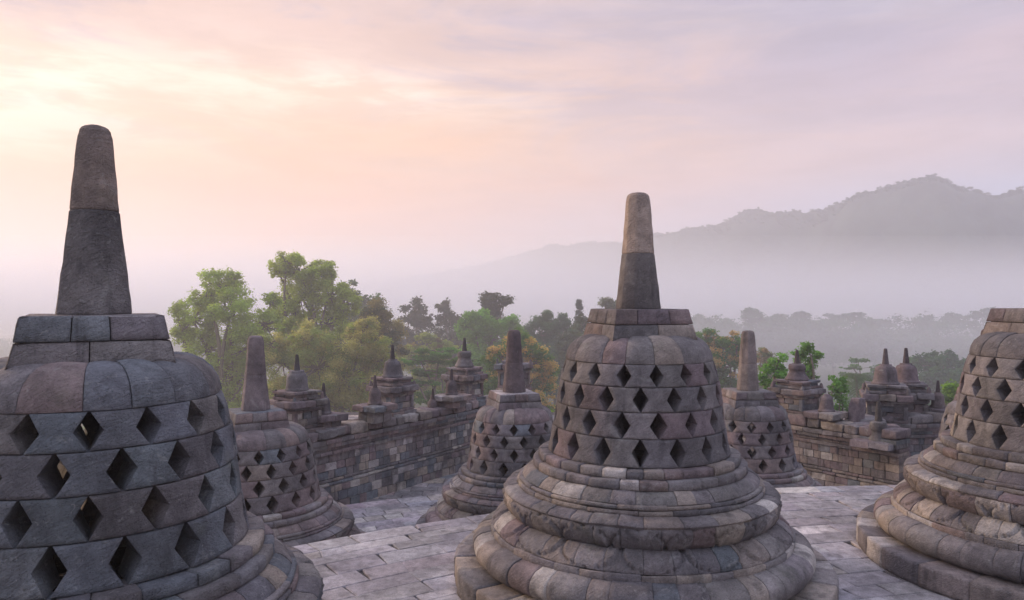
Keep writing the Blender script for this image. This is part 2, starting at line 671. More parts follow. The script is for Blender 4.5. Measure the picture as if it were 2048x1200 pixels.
def petals_down(n, ph):
    """broad petals pointing down over the edge, with an incised outline"""
    def f(a, v):
        u = ((a + ph) * n / (2 * pi)) % 1.0 * 2 - 1
        w = 0.97 * np.sqrt(np.clip(1 - (1.03 * v) ** 4, 0, 1))
        d = w - np.abs(u)
        return -0.005 + 0.008 * np.clip(d / 0.10, 0, 1) - 0.030 * np.exp(-((d - 0.01) / 0.045) ** 2) + 0.006 * np.exp(-((d - 0.13) / 0.05) ** 2)
    return f


def beads(n):
    def f(a, v):
        return 0.006 * np.abs(np.sin(a * n / 2)) * np.exp(-((v - 0.75) / 0.22) ** 2) + 0.004 * np.sin(a * 37) * np.sin(v * 9)
    return f


def make_stupa(loc, label, seed, wts, base_wts, phase, ped_rot, ps=1.0, nh=16, sx=1.0, res=1.0, spire_cols=None, special=0.10, spire=None, dome_n=15, ped_cols=None):
    rng = random.Random(seed)
    t = thing('perforated_stupa', loc, label, 'stupa', 'perforated stone stupas on the round terraces')
    st = 0.05 / res
    cc = max(4, int(8 * res))
    kw = dict(sx=sx, step=st, cols=cc)
    # base plinth
    m = MB()
    ring_blocks(m, [(1.45, 0.224), (1.895, 0.224), (1.906, 0.20), (1.906, 0.0)], 32, rng, base_wts, seed=seed, special=special, worn=0.016, rough=0.006, **kw)
    m.build('base_plinth', STONE, t)
    # torus
    m = MB()
    arc = [(1.50 + 0.02, 0.500)] + [(1.535 + 0.183 * sin(a) ** 0.85 if a > 0 else 1.535, 0.355 + 0.135 * cos(a)) for a in np.linspace(0.15, pi, 10)]
    ring_blocks(m, arc, 34, rng, base_wts, seed=seed + 1, special=special, **kw)
    m.build('torus_ring', STONE, t)
    # lower lotus
    m = MB()
    ring_blocks(m, [(1.28, 0.715), (1.36, 0.706), (1.43, 0.672), (1.485, 0.620), (1.518, 0.565)], 34, rng, base_wts, seed=seed + 2, special=special,
                disp=petals_down(16, rng.uniform(0, 1)), sx=sx, step=st * 0.45, cols=max(6, int(22 * res)))
    ring_blocks(m, [(1.500, 0.556), (1.532, 0.548), (1.530, 0.475)], 34, rng, base_wts, seed=seed + 2.5, special=special, **kw)
    m.build('lower_lotus_ring', STONE, t)
    # lotus cushion
    m = MB()
    ring_blocks(m, [(1.20, 0.972), (1.275, 0.968), (1.365, 0.948), (1.402, 0.922)], 30, rng, base_wts, seed=seed + 3, special=special, disp=beads(150), worn=0.006, sx=sx, step=st * 0.7, cols=max(5, int(12 * res)))
    ring_blocks(m, [(1.395, 0.905), (1.408, 0.872), (1.398, 0.820), (1.372, 0.760), (1.325, 0.702)], 30, rng, base_wts, seed=seed + 3.3, special=special,
                disp=petals_up(18, rng.uniform(0, 1)), sx=sx, step=st * 0.45, cols=max(6, int(24 * res)))
    m.build('lotus_cushion', STONE, t)
    # ogee band
    m = MB()
    ring_blocks(m, [(1.04, 1.150), (1.085, 1.147), (1.140, 1.125), (1.185, 1.085), (1.208, 1.055)], 26, rng, base_wts, seed=seed + 4, special=special, **kw)
    ring_blocks(m, [(1.195, 1.052), (1.236, 1.046), (1.238, 1.015)], 22, rng, base_wts, seed=seed + 4.2, special=special, worn=0.006, **kw)
    ring_blocks(m, [(1.215, 1.012), (1.254, 1.008), (1.256, 0.968)], 22, rng, base_wts, seed=seed + 4.4, special=special, worn=0.006, **kw)
    m.build('sloping_band', STONE, t)
    # two steps under the bell
    m = MB()
    ring_blocks(m, [(0.80, 1.312), (1.012, 1.310), (1.026, 1.300), (1.028, 1.232)], 24, rng, base_wts, seed=seed + 5, special=special * 0.6, worn=0.008, **kw)
    ring_blocks(m, [(0.98, 1.232), (1.078, 1.230), (1.092, 1.220), (1.094, 1.150)], 24, rng, base_wts, seed=seed + 5.5, special=special * 0.6, worn=0.008, **kw)
    m.build('stepped_ring', STONE, t)
    # bell
    m = MB()
    lattice(m, rng, wts, nh, phase, sx, res, seed)
    m.build('lattice_bell', STONE, t)
    # shoulder
    m = MB()
    ring_blocks(m, [(0.30, 2.500), (0.50, 2.498), (0.575, 2.482), (0.640, 2.450), (0.695, 2.400), (0.732, 2.335), (0.752, 2.254)], dome_n, rng, wts, seed=seed + 6, special=special * 0.6, bulge=0.010, irregular=0.3, sx=sx, step=st, cols=max(5, int(9 * res)))
    th = np.linspace(0, 2 * pi, 40, endpoint=False)
    P = np.stack([np.stack([np.cos(th) * r, np.sin(th) * r, np.full(40, zz)], -1) for r, zz in ((0.40, 2.47), (0.70, 2.24), (0.55, 2.22))], 1)
    m.grid(P, DARK, wrap=True)
    m.build('bell_shoulder', STONE, t)
    # square pedestal
    m = MB()
    square_course(m, 0.450 * ps, 2.455, 0.418 * ps, 2.615, 2, rng, ped_cols or wts, seed + 7, rot=ped_rot, top=False)
    square_course(m, 0.416 * ps, 2.615, 0.388 * ps, 2.768, 3, rng, ped_cols or wts, seed + 8, rot=ped_rot)
    m.build('square_pedestal', STONE, t)
    # spire
    m = MB()
    sp = spire or dict(r0=0.220, rm=0.160, r1=0.114, zm=3.34, z1=3.975)
    c0, c1 = spire_cols or (pick(rng, wts), pick(rng, wts))
    octagon_spire(m, [(sp['r0'], 2.768, sp['rm'], sp['zm'], c0), (sp['rm'] - 0.001, sp['zm'], sp['r1'], sp['z1'], c1)], ped_rot + pi / 8, seed + 9, round_top=0.055, lean=sp.get('lean', (0, 0)))
    m.build('spire', STONE, t)
    return t


DROP = -1.70        # lower terrace
W_C = [9, 0.3, 1.6, 0.5, 0.0]
W_L = [3, 7, 0.6, 0.0, 0.0]
W_LOW = [5, 0.5, 4, 0.4, 0.05]
B_C = [10, 0.15, 1.6, 1.3, 0.2]
B_L = [5, 2.0, 1.5, 0.8, 0.2]
B_LOW = [5, 0.4, 3.5, 1.4, 0.4]
DUSK, BROWN = (0.155, 0.137, 0.128), (0.340, 0.265, 0.215)


def face_phase(loc, deg=0.0, row=0, nh=16):
    """angle about a stupa's axis at which an opening of course `row` looks at the camera, turned by deg"""
    a = atan2(-loc[1], -loc[0]) + radians(deg)
    return a - (0.5 * (row % 2)) * 2 * pi / nh


def ped(loc, az):
    return radians(az)


C_LOC = (1.314, 7.58, 0.0)
L_LOC = (-2.665, 4.640, 0.0)
R_LOC = (5.850, 7.900, 0.0)
A_LOC = (-4.20, 11.90, DROP)
B_LOC = (0.04, 14.20, DROP)
E_LOC = (4.71, 14.50, DROP)
F_LOC = (9.60, 14.65, DROP)
make_stupa(C_LOC, 'grey perforated stupa whole in the middle foreground, its spire dark below and paler above', 11, W_C, B_C,
           face_phase(C_LOC, 1.5, 1), radians(13), spire_cols=(DUSK, BROWN), special=0.17)
make_stupa(L_LOC, 'largest bluish grey perforated stupa cut by the left edge, big diamond openings', 23, W_L, B_L,
           face_phase(L_LOC, -2.0, 0), radians(30), ps=0.97, spire_cols=((0.155, 0.140, 0.134), (0.340, 0.262, 0.215)), special=0.10, ped_cols=[3, 2, 0, .6, 0],
           spire=dict(r0=0.212, rm=0.138, r1=0.092, zm=3.425, z1=3.970))
make_stupa(R_LOC, 'brown grey perforated stupa on a broad round plinth, cut by the right edge', 37, [6, 0.3, 1.5, 1.5, 0], [7, 0.1, 1.6, 2.6, 0.3],
           face_phase(R_LOC, 6, 0), radians(5), special=0.22)
make_stupa(A_LOC, 'lower stupa directly right of the big bluish one, blunt spire without a visible joint', 41, W_LOW, B_LOW,
           face_phase(A_LOC, 3, 0), radians(33), sx=1.12, res=0.7, spire_cols=((0.20, 0.165, 0.165), (0.195, 0.16, 0.158)))
make_stupa(B_LOC, 'lower stupa half hidden by the middle one, dark reddish spire before the blossoming tree', 53, W_LOW, B_LOW,
           face_phase(B_LOC, 0, 0), radians(17), nh=14, res=0.7, spire_cols=((0.125, 0.098, 0.100), (0.115, 0.088, 0.088)), dome_n=17)
make_stupa(E_LOC, 'lower stupa just right of the middle one, plain pale grey spire', 67, W_LOW, B_LOW,
           face_phase(E_LOC, 5, 0), radians(5), nh=14, res=0.7, spire_cols=((0.255, 0.215, 0.195), (0.235, 0.195, 0.178)), dome_n=17,
           spire=dict(r0=0.205, rm=0.165, r1=0.118, zm=3.30, z1=3.95))
make_stupa(F_LOC, 'small brown stupa peeping out from behind the right edge stupa, mostly hidden', 79, [4, 0, 4, 1, 0], B_LOW,
           face_phase(F_LOC, 9, 0), radians(-5), nh=14, res=0.6, spire_cols=((0.20, 0.155, 0.145), (0.19, 0.15, 0.14)))

# ------------------------------------------------------------------ round terraces
CEN = (6.5, -4.75)


def slab(mb, corners, z, H, col, ch=0.010):
    """a paving stone: top face with a worn edge; corners counter-clockwise"""
    c = np.array(corners, float)
    m = c.mean(0)
    d = np.linalg.norm(c - m, axis=1).mean()
    i = m + (c - m) * (1 - ch / d * 1.4)
    P = np.concatenate([np.c_[i, np.full(4, z)], np.c_[c, np.full(4, z - ch * 0.8)], np.c_[c, np.full(4, z - H)]])
    Q = [(0, 1, 2, 3)]
    for a, b in ((0, 4), (4, 8)):
        for j in range(4):
            k = (j + 1) % 4
            Q.append((a + k, a + j, b + j, b + k))
    mb.raw(P, Q, col)


def terrace(name, r0, r1, zf, a0, a1, seed, tint, edge_col, row=0.31):
    rng = random.Random(seed)
    mb = MB()
    r = r0
    while r < r1 - 0.01:
        w = rng.uniform(row * 0.72, row * 1.25)
        last = False
        if r + w > r1 - row * 0.7:
            w = r1 - r
            last = True
        a = a0 + rng.uniform(-0.02, 0.02)
        while a < a1:
            L = rng.uniform(0.36, 0.85) if rng.random() < 0.85 else rng.uniform(0.28, 0.42)
            da = L / (r + w / 2)
            g = 0.003
            ga = g / r
            # a few rows are split in two along their length
            parts = [(r + g, r + w - g)]
            if w > row and rng.random() < 0.12:
                s = rng.uniform(0.4, 0.6)
                parts = [(r + g, r + w * s - g), (r + w * s + g, r + w - g)]
            skew = rng.uniform(-0.05, 0.05) / r
            for p0, p1 in parts:
                c = pick(rng, tint)
                q = rng.uniform(0.92, 1.08) * 0.80
                c = tuple(v * q for v in c)
                if last and rng.random() < 0.3:
                    c = tuple(v * rng.uniform(0.7, 0.88) for v in edge_col)
                pts = []
                for rr, an in ((p0, a + ga), (p1, a + ga + skew), (p1, a + da - ga + skew), (p0, a + da - ga)):
                    pts.append((CEN[0] + rr * cos(an), CEN[1] + rr * sin(an)))
                pts = pts[::-1]
                slab(mb, pts, zf + rng.uniform(-0.004, 0.004), 0.12, c)
            a += da
        r += w
    # bed under the joints
    th = np.linspace(a0, a1, 120)
    P = np.stack([np.stack([CEN[0] + rr * np.cos(th), CEN[1] + rr * np.sin(th), np.full(120, zf - 0.022)], -1) for rr in (r0, r1 - 0.03)], 1)
    mb.grid(P, (0.085, 0.075, 0.070), flip=True)
    o = mb.build(name, PAVE)
    kind(o, 'structure')
    return o


def riser(name, r, z0, z1, a0, a1, seed):
    rng = random.Random(seed)
    mb = MB()
    nc = max(1, int(round((z1 - z0) / 0.24)))
    h = (z1 - z0) / nc
    for c in range(nc):
        a = a0
        while a < a1:
            da = rng.uniform(0.3, 0.6) / r
            rr = r - 0.02 + rng.uniform(-0.01, 0.01)
            aa = np.array([a + 0.004 / r, a + da - 0.004 / r])
            zz = np.array([z0 + c * h + 0.004, z0 + (c + 1) * h - 0.004])
            P = np.array([[(CEN[0] + rr * cos(x), CEN[1] + rr * sin(x), y) for y in zz] for x in aa])
            mb.grid(P, pick(rng, [4, 1, 2, 1, 0]))
            a += da
    th = np.linspace(a0, a1, 90)
    P = np.stack([np.stack([CEN[0] + (r - 0.06) * np.cos(th), CEN[1] + (r - 0.06) * np.sin(th), np.full(90, zz)], -1) for zz in (z0, z1 - 0.10)], 1)
    mb.grid(P, DARK)
    return kind(mb.build(name, WALLSTONE), 'structure')


FLOORW = [0, 0, 0, 0, 0]
_g = GREY[:]
FL = [(0.435, 0.405, 0.405), (0.410, 0.382, 0.384), (0.460, 0.428, 0.424), (0.385, 0.356, 0.358)]


def floor_pick_setup():
    global GREY, BLUE, RED, TAN, PALE
    GREY = FL
    BLUE = [(0.415, 0.398, 0.410), (0.440, 0.415, 0.420)]
    RED = [(0.415, 0.368, 0.375), (0.390, 0.350, 0.358)]
    TAN = [(0.46, 0.415, 0.385), (0.48, 0.435, 0.40)]
    PALE = [(0.56, 0.515, 0.48), (0.58, 0.535, 0.50)]


_sv = (GREY, BLUE, RED, TAN, PALE)
floor_pick_setup()
terrace('upper_terrace_floor', 6.0, 16.0, 0.0, radians(15), radians(170), 5, [8, 2, 2.5, 0.6, 0.25], (0.50, 0.46, 0.43))
terrace('lower_terrace_floor', 15.6, 23.3, DROP, radians(35), radians(160), 6, [7, 1.5, 3.5, 0.6, 0.4], (0.44, 0.40, 0.38), row=0.36)
GREY, BLUE, RED, TAN, PALE = _sv
riser('upper_terrace_riser', 16.0, DROP - 0.02, -0.02, radians(15), radians(170), 8)

# gallery walk beyond the lower terrace: dark worn flags
def gallery():
    rng = random.Random(77)
    mb = MB()
    y = 12.0
    while y < 30:
        w = rng.uniform(0.3, 0.5)
        x = -14.0
        while x < 18:
            L = rng.uniform(0.4, 1.0)
            if math.hypot(x - CEN[0], y - CEN[1]) > 22.7:
                ca, sa = 1.0, 0.0
                c = pick(rng, [6, 3, 2, 0.5, 0.1])
                c = tuple(v * 1.3 for v in c)
                slab(mb, [(x + .006, y + .006), (x + L - .006, y + .006), (x + L - .006, y + w - .006), (x + .006, y + w - .006)], DROP - 0.20 + rng.uniform(-.008, .008), 0.1, c)
            x += L
        y += w
    P = np.array([[(-15, 11, DROP - 0.225), (-15, 31, DROP - 0.225)], [(19, 11, DROP - 0.225), (19, 31, DROP - 0.225)]])
    mb.grid(P, (0.06, 0.052, 0.05))
    return mb
# the walk is cut to the monument's outline further below


# ------------------------------------------------------------------ walls and niche shrines
def rough_block(mb, c, ax, half, col, seed=0.0, n=4, k=0.10, amp=0.012):
    """a worn stone: rounded box, c centre, ax = angle of its length, half = half sizes"""
    u = np.linspace(-1, 1, n + 1)
    u = np.sign(u) * np.abs(u) ** 0.7
    A, B = np.meshgrid(u, u, indexing='ij')
    one = np.ones_like(A)
    ca, sa = cos(ax), sin(ax)
    hx, hy, hz = half
    hm = min(half)
    for face in range(6):
        if face == 0: p = (one, A, B)
        elif face == 1: p = (-one, B, A)
        elif face == 2: p = (B, one, A)
        elif face == 3: p = (A, -one, B)
        elif face == 4: p = (A, B, one)
        else: p = (B, A, -one)
        P = np.stack([p[0] * hx, p[1] * hy, p[2] * hz], -1)
        # round edges: pull in near edges by radius rr
        rr = k * hm * 2.2
        core = np.stack([np.clip(P[..., 0], -hx + rr, hx - rr), np.clip(P[..., 1], -hy + rr, hy - rr), np.clip(P[..., 2], -hz + rr, hz - rr)], -1)
        d = P - core
        L = np.linalg.norm(d, axis=-1, keepdims=True)
        P = core + d / np.maximum(L, 1e-9) * np.minimum(L, rr)
        W = np.stack([c[0] + P[..., 0] * ca - P[..., 1] * sa, c[1] + P[..., 0] * sa + P[..., 1] * ca, c[2] + P[..., 2]], -1)
        q = np.stack([wob(W, 7.0, seed), wob(W, 7.0, seed + 3.1), wob(W, 7.0, seed + 7.7)], -1) * amp
        q += np.stack([wob(W, 19.0, seed), wob(W, 19.0, seed + 2.1), wob(W, 19.0, seed + 5.7)], -1) * amp * 0.5
        mb.grid(W + q, col, smooth=True)


def course(mb, p0, p1, z0, z1, out, depth, rng, wts, lmin, lmax, k=0.06, amp=0.006, gap=0.006, hj=0.0, n=3, skip=0.0, seed=0.0):
    """one course of stones along p0-p1, its face pushed `out` towards the left of the direction of travel"""
    dx, dy = p1[0] - p0[0], p1[1] - p0[1]
    L = math.hypot(dx, dy)
    ux, uy = dx / L, dy / L
    nx, ny = -uy, ux
    s = 0.0
    while s < L - 0.02:
        w = rng.uniform(lmin, lmax)
        if L - s - w < lmin * 0.6:
            w = L - s
        if rng.random() >= skip:
            o = out + rng.uniform(-0.008, 0.008)
            h = z1 - z0 + (rng.uniform(-hj, hj) if hj else 0)
            cs = s + w / 2
            co = o - depth / 2
            c = (p0[0] + ux * cs + nx * co, p0[1] + uy * cs + ny * co, z0 + h / 2)
            rough_block(mb, c, atan2(uy, ux), (w / 2 - gap / 2, depth / 2, h / 2 - gap / 2), pick(rng, wts), seed + s, n=n, k=k, amp=amp)
        s += w


WALLW = [4, 2.6, 2.0, 1.8, 1.2]
CORNW = [5, 1.2, 3.5, 0.5, 0.0]
RUINW = [3, 0.6, 6, 1.0, 0.1]
WB = DROP - 0.22      # foot of the walls
WT = -0.02            # top of the coping


def balustrade(p0, p1, label, seed, facing=1, wts=WALLW):
    """a temple balustrade; the face looks to the right of p0->p1 when facing=-1"""
    rng = random.Random(seed)
    t = thing('balustrade_wall', (p0[0], p0[1], WB), label, 'wall', 'balustrade walls of the gallery')
    inv = (-p0[0], -p0[1], -WB)
    def loc(p):
        return (p[0] - p0[0], p[1] - p0[1])
    a, b = loc(p0), loc(p1)
    if facing < 0:
        a, b = b, a
    H = WT - WB
    z = 0.0
    def T(f):
        return f * H
    m = MB()
    for i, (za, zb, o) in enumerate(((0, .115, .10), (.115, .225, .09), (.225, .305, .075))):
        course(m, a, b, T(za), T(zb), o, 0.5, rng, wts, 0.20, 0.38, seed=seed)
    course(m, a, b, T(.305), T(.345), .055, 0.5, rng, wts, 0.3, 0.6, seed=seed, k=0.3)
    course(m, a, b, T(.345), T(.385), .025, 0.5, rng, wts, 0.3, 0.6, seed=seed, k=0.3)
    m.build('wall_base', WALLSTONE, t)
    m = MB()
    for za, zb in ((.385, .483), (.483, .58), (.58, .675)):
        course(m, a, b, T(za), T(zb), 0.0, 0.45, rng, wts, 0.15, 0.36, seed=seed + za)
    # core
    dx, dy = b[0] - a[0], b[1] - a[1]
    L = math.hypot(dx, dy)
    an = atan2(dy, dx)
    rough_block(m, ((a[0] + b[0]) / 2 + 0.24 * dy / L, (a[1] + b[1]) / 2 - 0.24 * dx / L, H * 0.44), an, (L / 2 - 0.03, 0.22, H * 0.43), DARK, n=2, k=0.01, amp=0.0)
    m.build('wall_face', WALLSTONE, t)
    m = MB()
    course(m, a, b, T(.675), T(.72), .05, 0.5, rng, CORNW, 0.35, 0.75, seed=seed)
    course(m, a, b, T(.72), T(.765), .02, 0.5, rng, CORNW, 0.3, 0.7, seed=seed + 1)
    course(m, a, b, T(.765), T(.815), .09, 0.56, rng, CORNW, 0.3, 0.6, seed=seed + 2)
    course(m, a, b, T(.815), T(.87), .13, 0.62, rng, CORNW, 0.3, 0.6, seed=seed + 3)
    m.build('cornice', WALLSTONE, t)
    m = MB()
    course(m, a, b, T(.87), T(.995), .12, 0.68, rng, RUINW, 0.28, 0.62, k=0.20, amp=0.022, hj=0.03, n=5, seed=seed + 4)
    m.build('coping', WALLSTONE, t)
    return t


# outlines on plan
LD = (1.93, 2.85)
LL = math.hypot(*LD)
LD = (LD[0] / LL, LD[1] / LL)
def LP(t):      # a point on the left wall, t metres from the reference
    return (-3.86 + LD[0] * t, 16.8 + LD[1] * t)
RD0 = (8.57 - 7.10, 16.2 - 18.2)
RLn = math.hypot(*RD0)
RD = (RD0[0] / RLn, RD0[1] / RLn)
def RP(t):
    return (7.10 + RD[0] * t, 18.2 + RD[1] * t)

balustrade(LP(-5.0), LP(7.6), 'long blackened balustrade wall of mixed grey blocks at left, running back behind the stupas', 101, -1)
balustrade(RP(-5.4), RP(2.55), 'blackened balustrade wall with tan blocks at right, between the lower stupa and the right edge stupa', 103, -1, [4, 0.8, 2.5, 3.2, 0.5])
balustrade((8.75, 16.55), (8.95, 18.35), 'narrow return of the right wall, running back from its end to the twin shrines', 106, -1, [6, 1, 3, 0.3, 0])
balustrade((8.9, 18.25), (13.6, 18.9), 'dark set back balustrade wall under the twin shrines beside the right edge stupa', 107, -1, [5, 1, 3, 0.5, 0])


def tier(m, hw, z0, z1, nb, rng, wts, seed, k=0.10, amp=0.010, n=4, cx=0.0, cy=0.0, stretch=1.0):
    """a square tier laid in nb x nb stones"""
    w = 2.0 * hw / nb
    for i in range(nb):
        for j in range(nb):
            c = (cx + (-hw + w * (i + .5)) * stretch, cy + -hw + w * (j + .5), (z0 + z1) / 2)
            rough_block(m, c, 0.0, ((w / 2 - 0.003) * stretch, w / 2 - 0.003, (z1 - z0) / 2 - 0.002), pick(rng, wts), seed + i * 3.1 + j * 1.7, n=n, k=k, amp=amp)


def lathe(m, pts, col, seed=0.0, n=28, amp=0.006, cx=0.0, cy=0.0):
    pr = sample_profile(pts, 0.03)
    th = np.linspace(0, 2 * pi, n, endpoint=False)
    P = np.stack([pr[None, :, 0] * np.cos(th)[:, None], pr[None, :, 0] * np.sin(th)[:, None], np.tile(pr[None, :, 1], (n, 1))], -1)
    q = wob(P, 11.0, seed) * amp
    P[..., 0] += q * np.cos(th)[:, None] + cx
    P[..., 1] += q * np.sin(th)[:, None] + cy
    cc = np.asarray(col)
    sh = 1 + 0.12 * wob(P.reshape(-1, 3), 5.0, seed)
    m.grid(P, cc[None, :] * sh[:, None], smooth=True, wrap=True)


def small_bell(m, z, r, h, col, seed, style=0):
    if style == 0:      # round shoulder
        pts = [(0.001, z + h), (r * .48, z + h), (r * .50, z + h * .93), (r * .70, z + h * .88), (r * .84, z + h * .74), (r * .90, z + h * .5), (r * .95, z + h * .25), (r * 1.02, z + h * .12), (r * 1.10, z + h * .10), (r * 1.12, z + h * .03), (r * 1.02, z)]
    elif style == 1:    # banded: high round crown over a flaring skirt
        pts = [(0.001, z + h), (r * .40, z + h), (r * .70, z + h * .95), (r * .78, z + h * .84), (r * .78, z + h * .66), (r * .70, z + h * .62), (r * .74, z + h * .48), (r * .92, z + h * .25), (r * 1.08, z + h * .12), (r * 1.10, z + h * .05), (r * 1.0, z)]
    else:               # straight sided with a square cap
        pts = [(0.001, z + h), (r * .66, z + h), (r * .68, z + h * .88), (r * .82, z + h * .80), (r * .93, z + h * .60), (r * .96, z + h * .3), (r * 1.0, z + h * .12), (r * 1.06, z + h * .08), (r * 1.06, z + h * .02), (r * .9, z)]
    lathe(m, pts, col, seed)


def pinnacle(m, z, r0, r1, h, col, seed, cx=0, cy=0, lean=(0, 0)):
    octagon_spire(m, [(r0, z, r1, z + h, col)], 0.3, seed, cx, cy, round_top=0.012, lean=lean)


def niche_shrine(p, top, label, seed, rot, s=1.0, style=0, base=WT - 0.05, bell=True, wts=RUINW, cap=True, stretch=1.0):
    """a stepped niche shrine with a bell and a spike; top is the world height of the tip"""
    rng = random.Random(seed)
    t = thing('niche_shrine', (p[0], p[1], base), label, 'shrine', 'niche shrines on the balustrade walls', rot)
    H = top - base
    hh = H / 1.80          # vertical scale
    m = MB()
    tier(m, .43 * s, 0.0, .10 * hh, 2, rng, wts, seed, stretch=stretch)
    tier(m, .39 * s, .10 * hh, .17 * hh, 3, rng, wts, seed + 1, stretch=stretch)
    m.build('shrine_base', WALLSTONE, t)
    m = MB()
    tier(m, .35 * s, .17 * hh, .33 * hh, 2, rng, WALLW, seed + 2, k=0.05, stretch=stretch)
    tier(m, .345 * s, .33 * hh, .49 * hh, 3, rng, WALLW, seed + 3, k=0.05, stretch=stretch)
    m.build('shrine_body', WALLSTONE, t)
    m = MB()
    tier(m, .385 * s, .49 * hh, .545 * hh, 3, rng, wts, seed + 4, stretch=stretch)
    tier(m, .41 * s, .545 * hh, .60 * hh, 2, rng, wts, seed + 5, stretch=stretch)
    tier(m, .475 * s, .60 * hh, .76 * hh, 3, rng, wts, seed + 6, k=0.16, amp=0.016, n=5, stretch=stretch)
    m.build('shrine_cornice', WALLSTONE, t)
    for sa in (-1, 1):
        for sb in (-1, 1):
            m = MB()
            rough_block(m, (sa * .335 * s * stretch, sb * .335 * s, .33 * hh), 0.0, (.042 * s, .042 * s, .155 * hh), pick(rng, WALLW), seed + sa + sb, n=3, k=.05, amp=.006)
            m.build('pilaster', WALLSTONE, t)
    for sa in (-1, 1):
        for sb in (-1, 1):
            if rng.random() < 0.75:
                m = MB()
                c_ = tuple(v * 0.8 for v in pick(rng, wts))
                octagon_spire(m, [(.055 * s, .755 * hh, .022 * s, (.755 + rng.uniform(.10, .17)) * hh, c_)], 0.4, seed, sa * .385 * s * stretch, sb * .385 * s, round_top=.015)
                m.build('antefix', WALLSTONE, t)
    if bell:
        m = MB()
        tier(m, .375 * s, .76 * hh, .83 * hh, 2, rng, wts, seed + 7, n=4, stretch=stretch)
        tier(m, .335 * s, .83 * hh, .90 * hh, 2, rng, wts, seed + 8, n=4, stretch=stretch)
        tier(m, .375 * s, .90 * hh, .965 * hh, 2, rng, wts, seed + 9, n=4, stretch=stretch)
        m.build('bell_platform', WALLSTONE, t)
        m = MB()
        bc = tuple(v * 0.8 for v in pick(rng, [3, 0, 5, 0.0, 0]))
        small_bell(m, .955 * hh, .245 * s, .47 * hh, bc, seed, style)
        m.build('bell', WALLSTONE, t)
        if cap:
            m = MB()
            pinnacle(m, 1.42 * hh, .068 * s, .030 * s, H - 1.42 * hh, tuple(v * 0.6 for v in bc), seed)
            m.build('spike', WALLSTONE, t)
    else:
        m = MB()
        for q in range(3):
            rough_block(m, (rng.uniform(-.25, .25) * s, rng.uniform(-.2, .2) * s, .80 * hh), rng.uniform(0, 3), (.14, .12, .06), pick(rng, wts), seed + q, n=4, k=.25, amp=.02)
        m.build('fallen_stone', WALLSTONE, t)
    return t


def small_stupa(p, top, label, seed, rot, s=1.0, style=0, base=WT - 0.05, cap=True, slab_w=0.33, wts=RUINW, lift=None):
    """a little solid stupa on a block pedestal"""
    rng = random.Random(seed)
    t = thing('small_stupa', (p[0], p[1], base), label, 'small stupa', 'little solid stupas on the balustrade walls', rot)
    H = top - base
    hs = 0.40 * s                      # bell height
    hp = (0.30 * s) if cap else 0.0    # spike height
    zb = H - hs - hp                   # bell foot
    m = MB()
    sl = 0.15 * s
    if zb > sl + 0.05:
        tier(m, slab_w * s * 0.72, 0.0, zb - sl, 2, rng, wts, seed, k=0.08)
    tier(m, slab_w * s, max(0.0, zb - sl), zb, 2, rng, wts, seed + 1, k=0.16, amp=0.014, n=5)
    m.build('pedestal', WALLSTONE, t)
    m = MB()
    bc = tuple(v * 0.75 for v in pick(rng, [3, 0, 5, 0.0, 0]))
    small_bell(m, zb - 0.005, .165 * s, hs, bc, seed, style)
    m.build('bell', WALLSTONE, t)
    if cap:
        m = MB()
        pinnacle(m, zb + hs - 0.01, .055 * s, .026 * s, hp + 0.01, tuple(v * 0.6 for v in bc), seed)
        m.build('spike', WALLSTONE, t)
    return t


def wall_pt(px, line, off=0.0):
    """where the sight line of column px meets a wall, moved `off` metres outward"""
    k = (px - 1024) / F
    p, q = line(0), line(1)
    d = (q[0] - p[0], q[1] - p[1])
    n = (-d[1], d[0])
    if n[1] < 0:
        n = (-n[0], -n[1])
    p = (p[0] + n[0] * off, p[1] + n[1] * off)
    t = (k * p[1] - p[0]) / (d[0] - k * d[1])
    return (p[0] + d[0] * t, p[1] + d[1] * t)


def top_z(p, py):
    return CAMZ - (py - 600) / F * p[1]


RL = atan2(LD[1], LD[0])
RR = atan2(RD[1], RD[0])
for px, py, lab, sd, kw in (
        (594, 709, 'niche shrine with a tall capped bell, just right of the blunt spired stupa', 201, dict(style=2, s=1.0)),
        (785, 690, 'niche shrine with a smooth rounded bell, middle of the three along the left wall', 205, dict(style=0, s=1.02)),
        (929, 676, 'niche shrine with a ringed bell, right of the other two on the left wall', 209, dict(style=1, s=1.05))):
    p = wall_pt(px, LP, 0.45)
    niche_shrine(p, top_z(p, py), lab, sd, RL, **kw)
p = wall_pt(1028, LP, 0.45)
niche_shrine(p, CAMZ - (650 - 600) / F * p[1], 'ruined niche shrine without its bell, behind the dark reddish spire', 213, RL, s=1.0, bell=False)
p = wall_pt(1594, RP, 0.40)
niche_shrine(p, top_z(p, 700), 'niche shrine with a pale banded bell before the bright green trees at right', 217, RR, style=1, s=1.08)
for px, py, D, lab, sd in ((1771, 697, 18.7, 'left one of the twin dark niche shrines standing close together at right', 221),
                           (1812, 696, 19.3, 'right one of the twin dark niche shrines, white flecks on its bell', 225)):
    p = ((px - 1024) / F * D, D)
    niche_shrine(p, top_z(p, py), lab, sd, RR + 0.55, style=0, s=1.22, base=top_z(p, py) - 1.95, wts=[6, 0.5, 3, 0.2, 0.0])

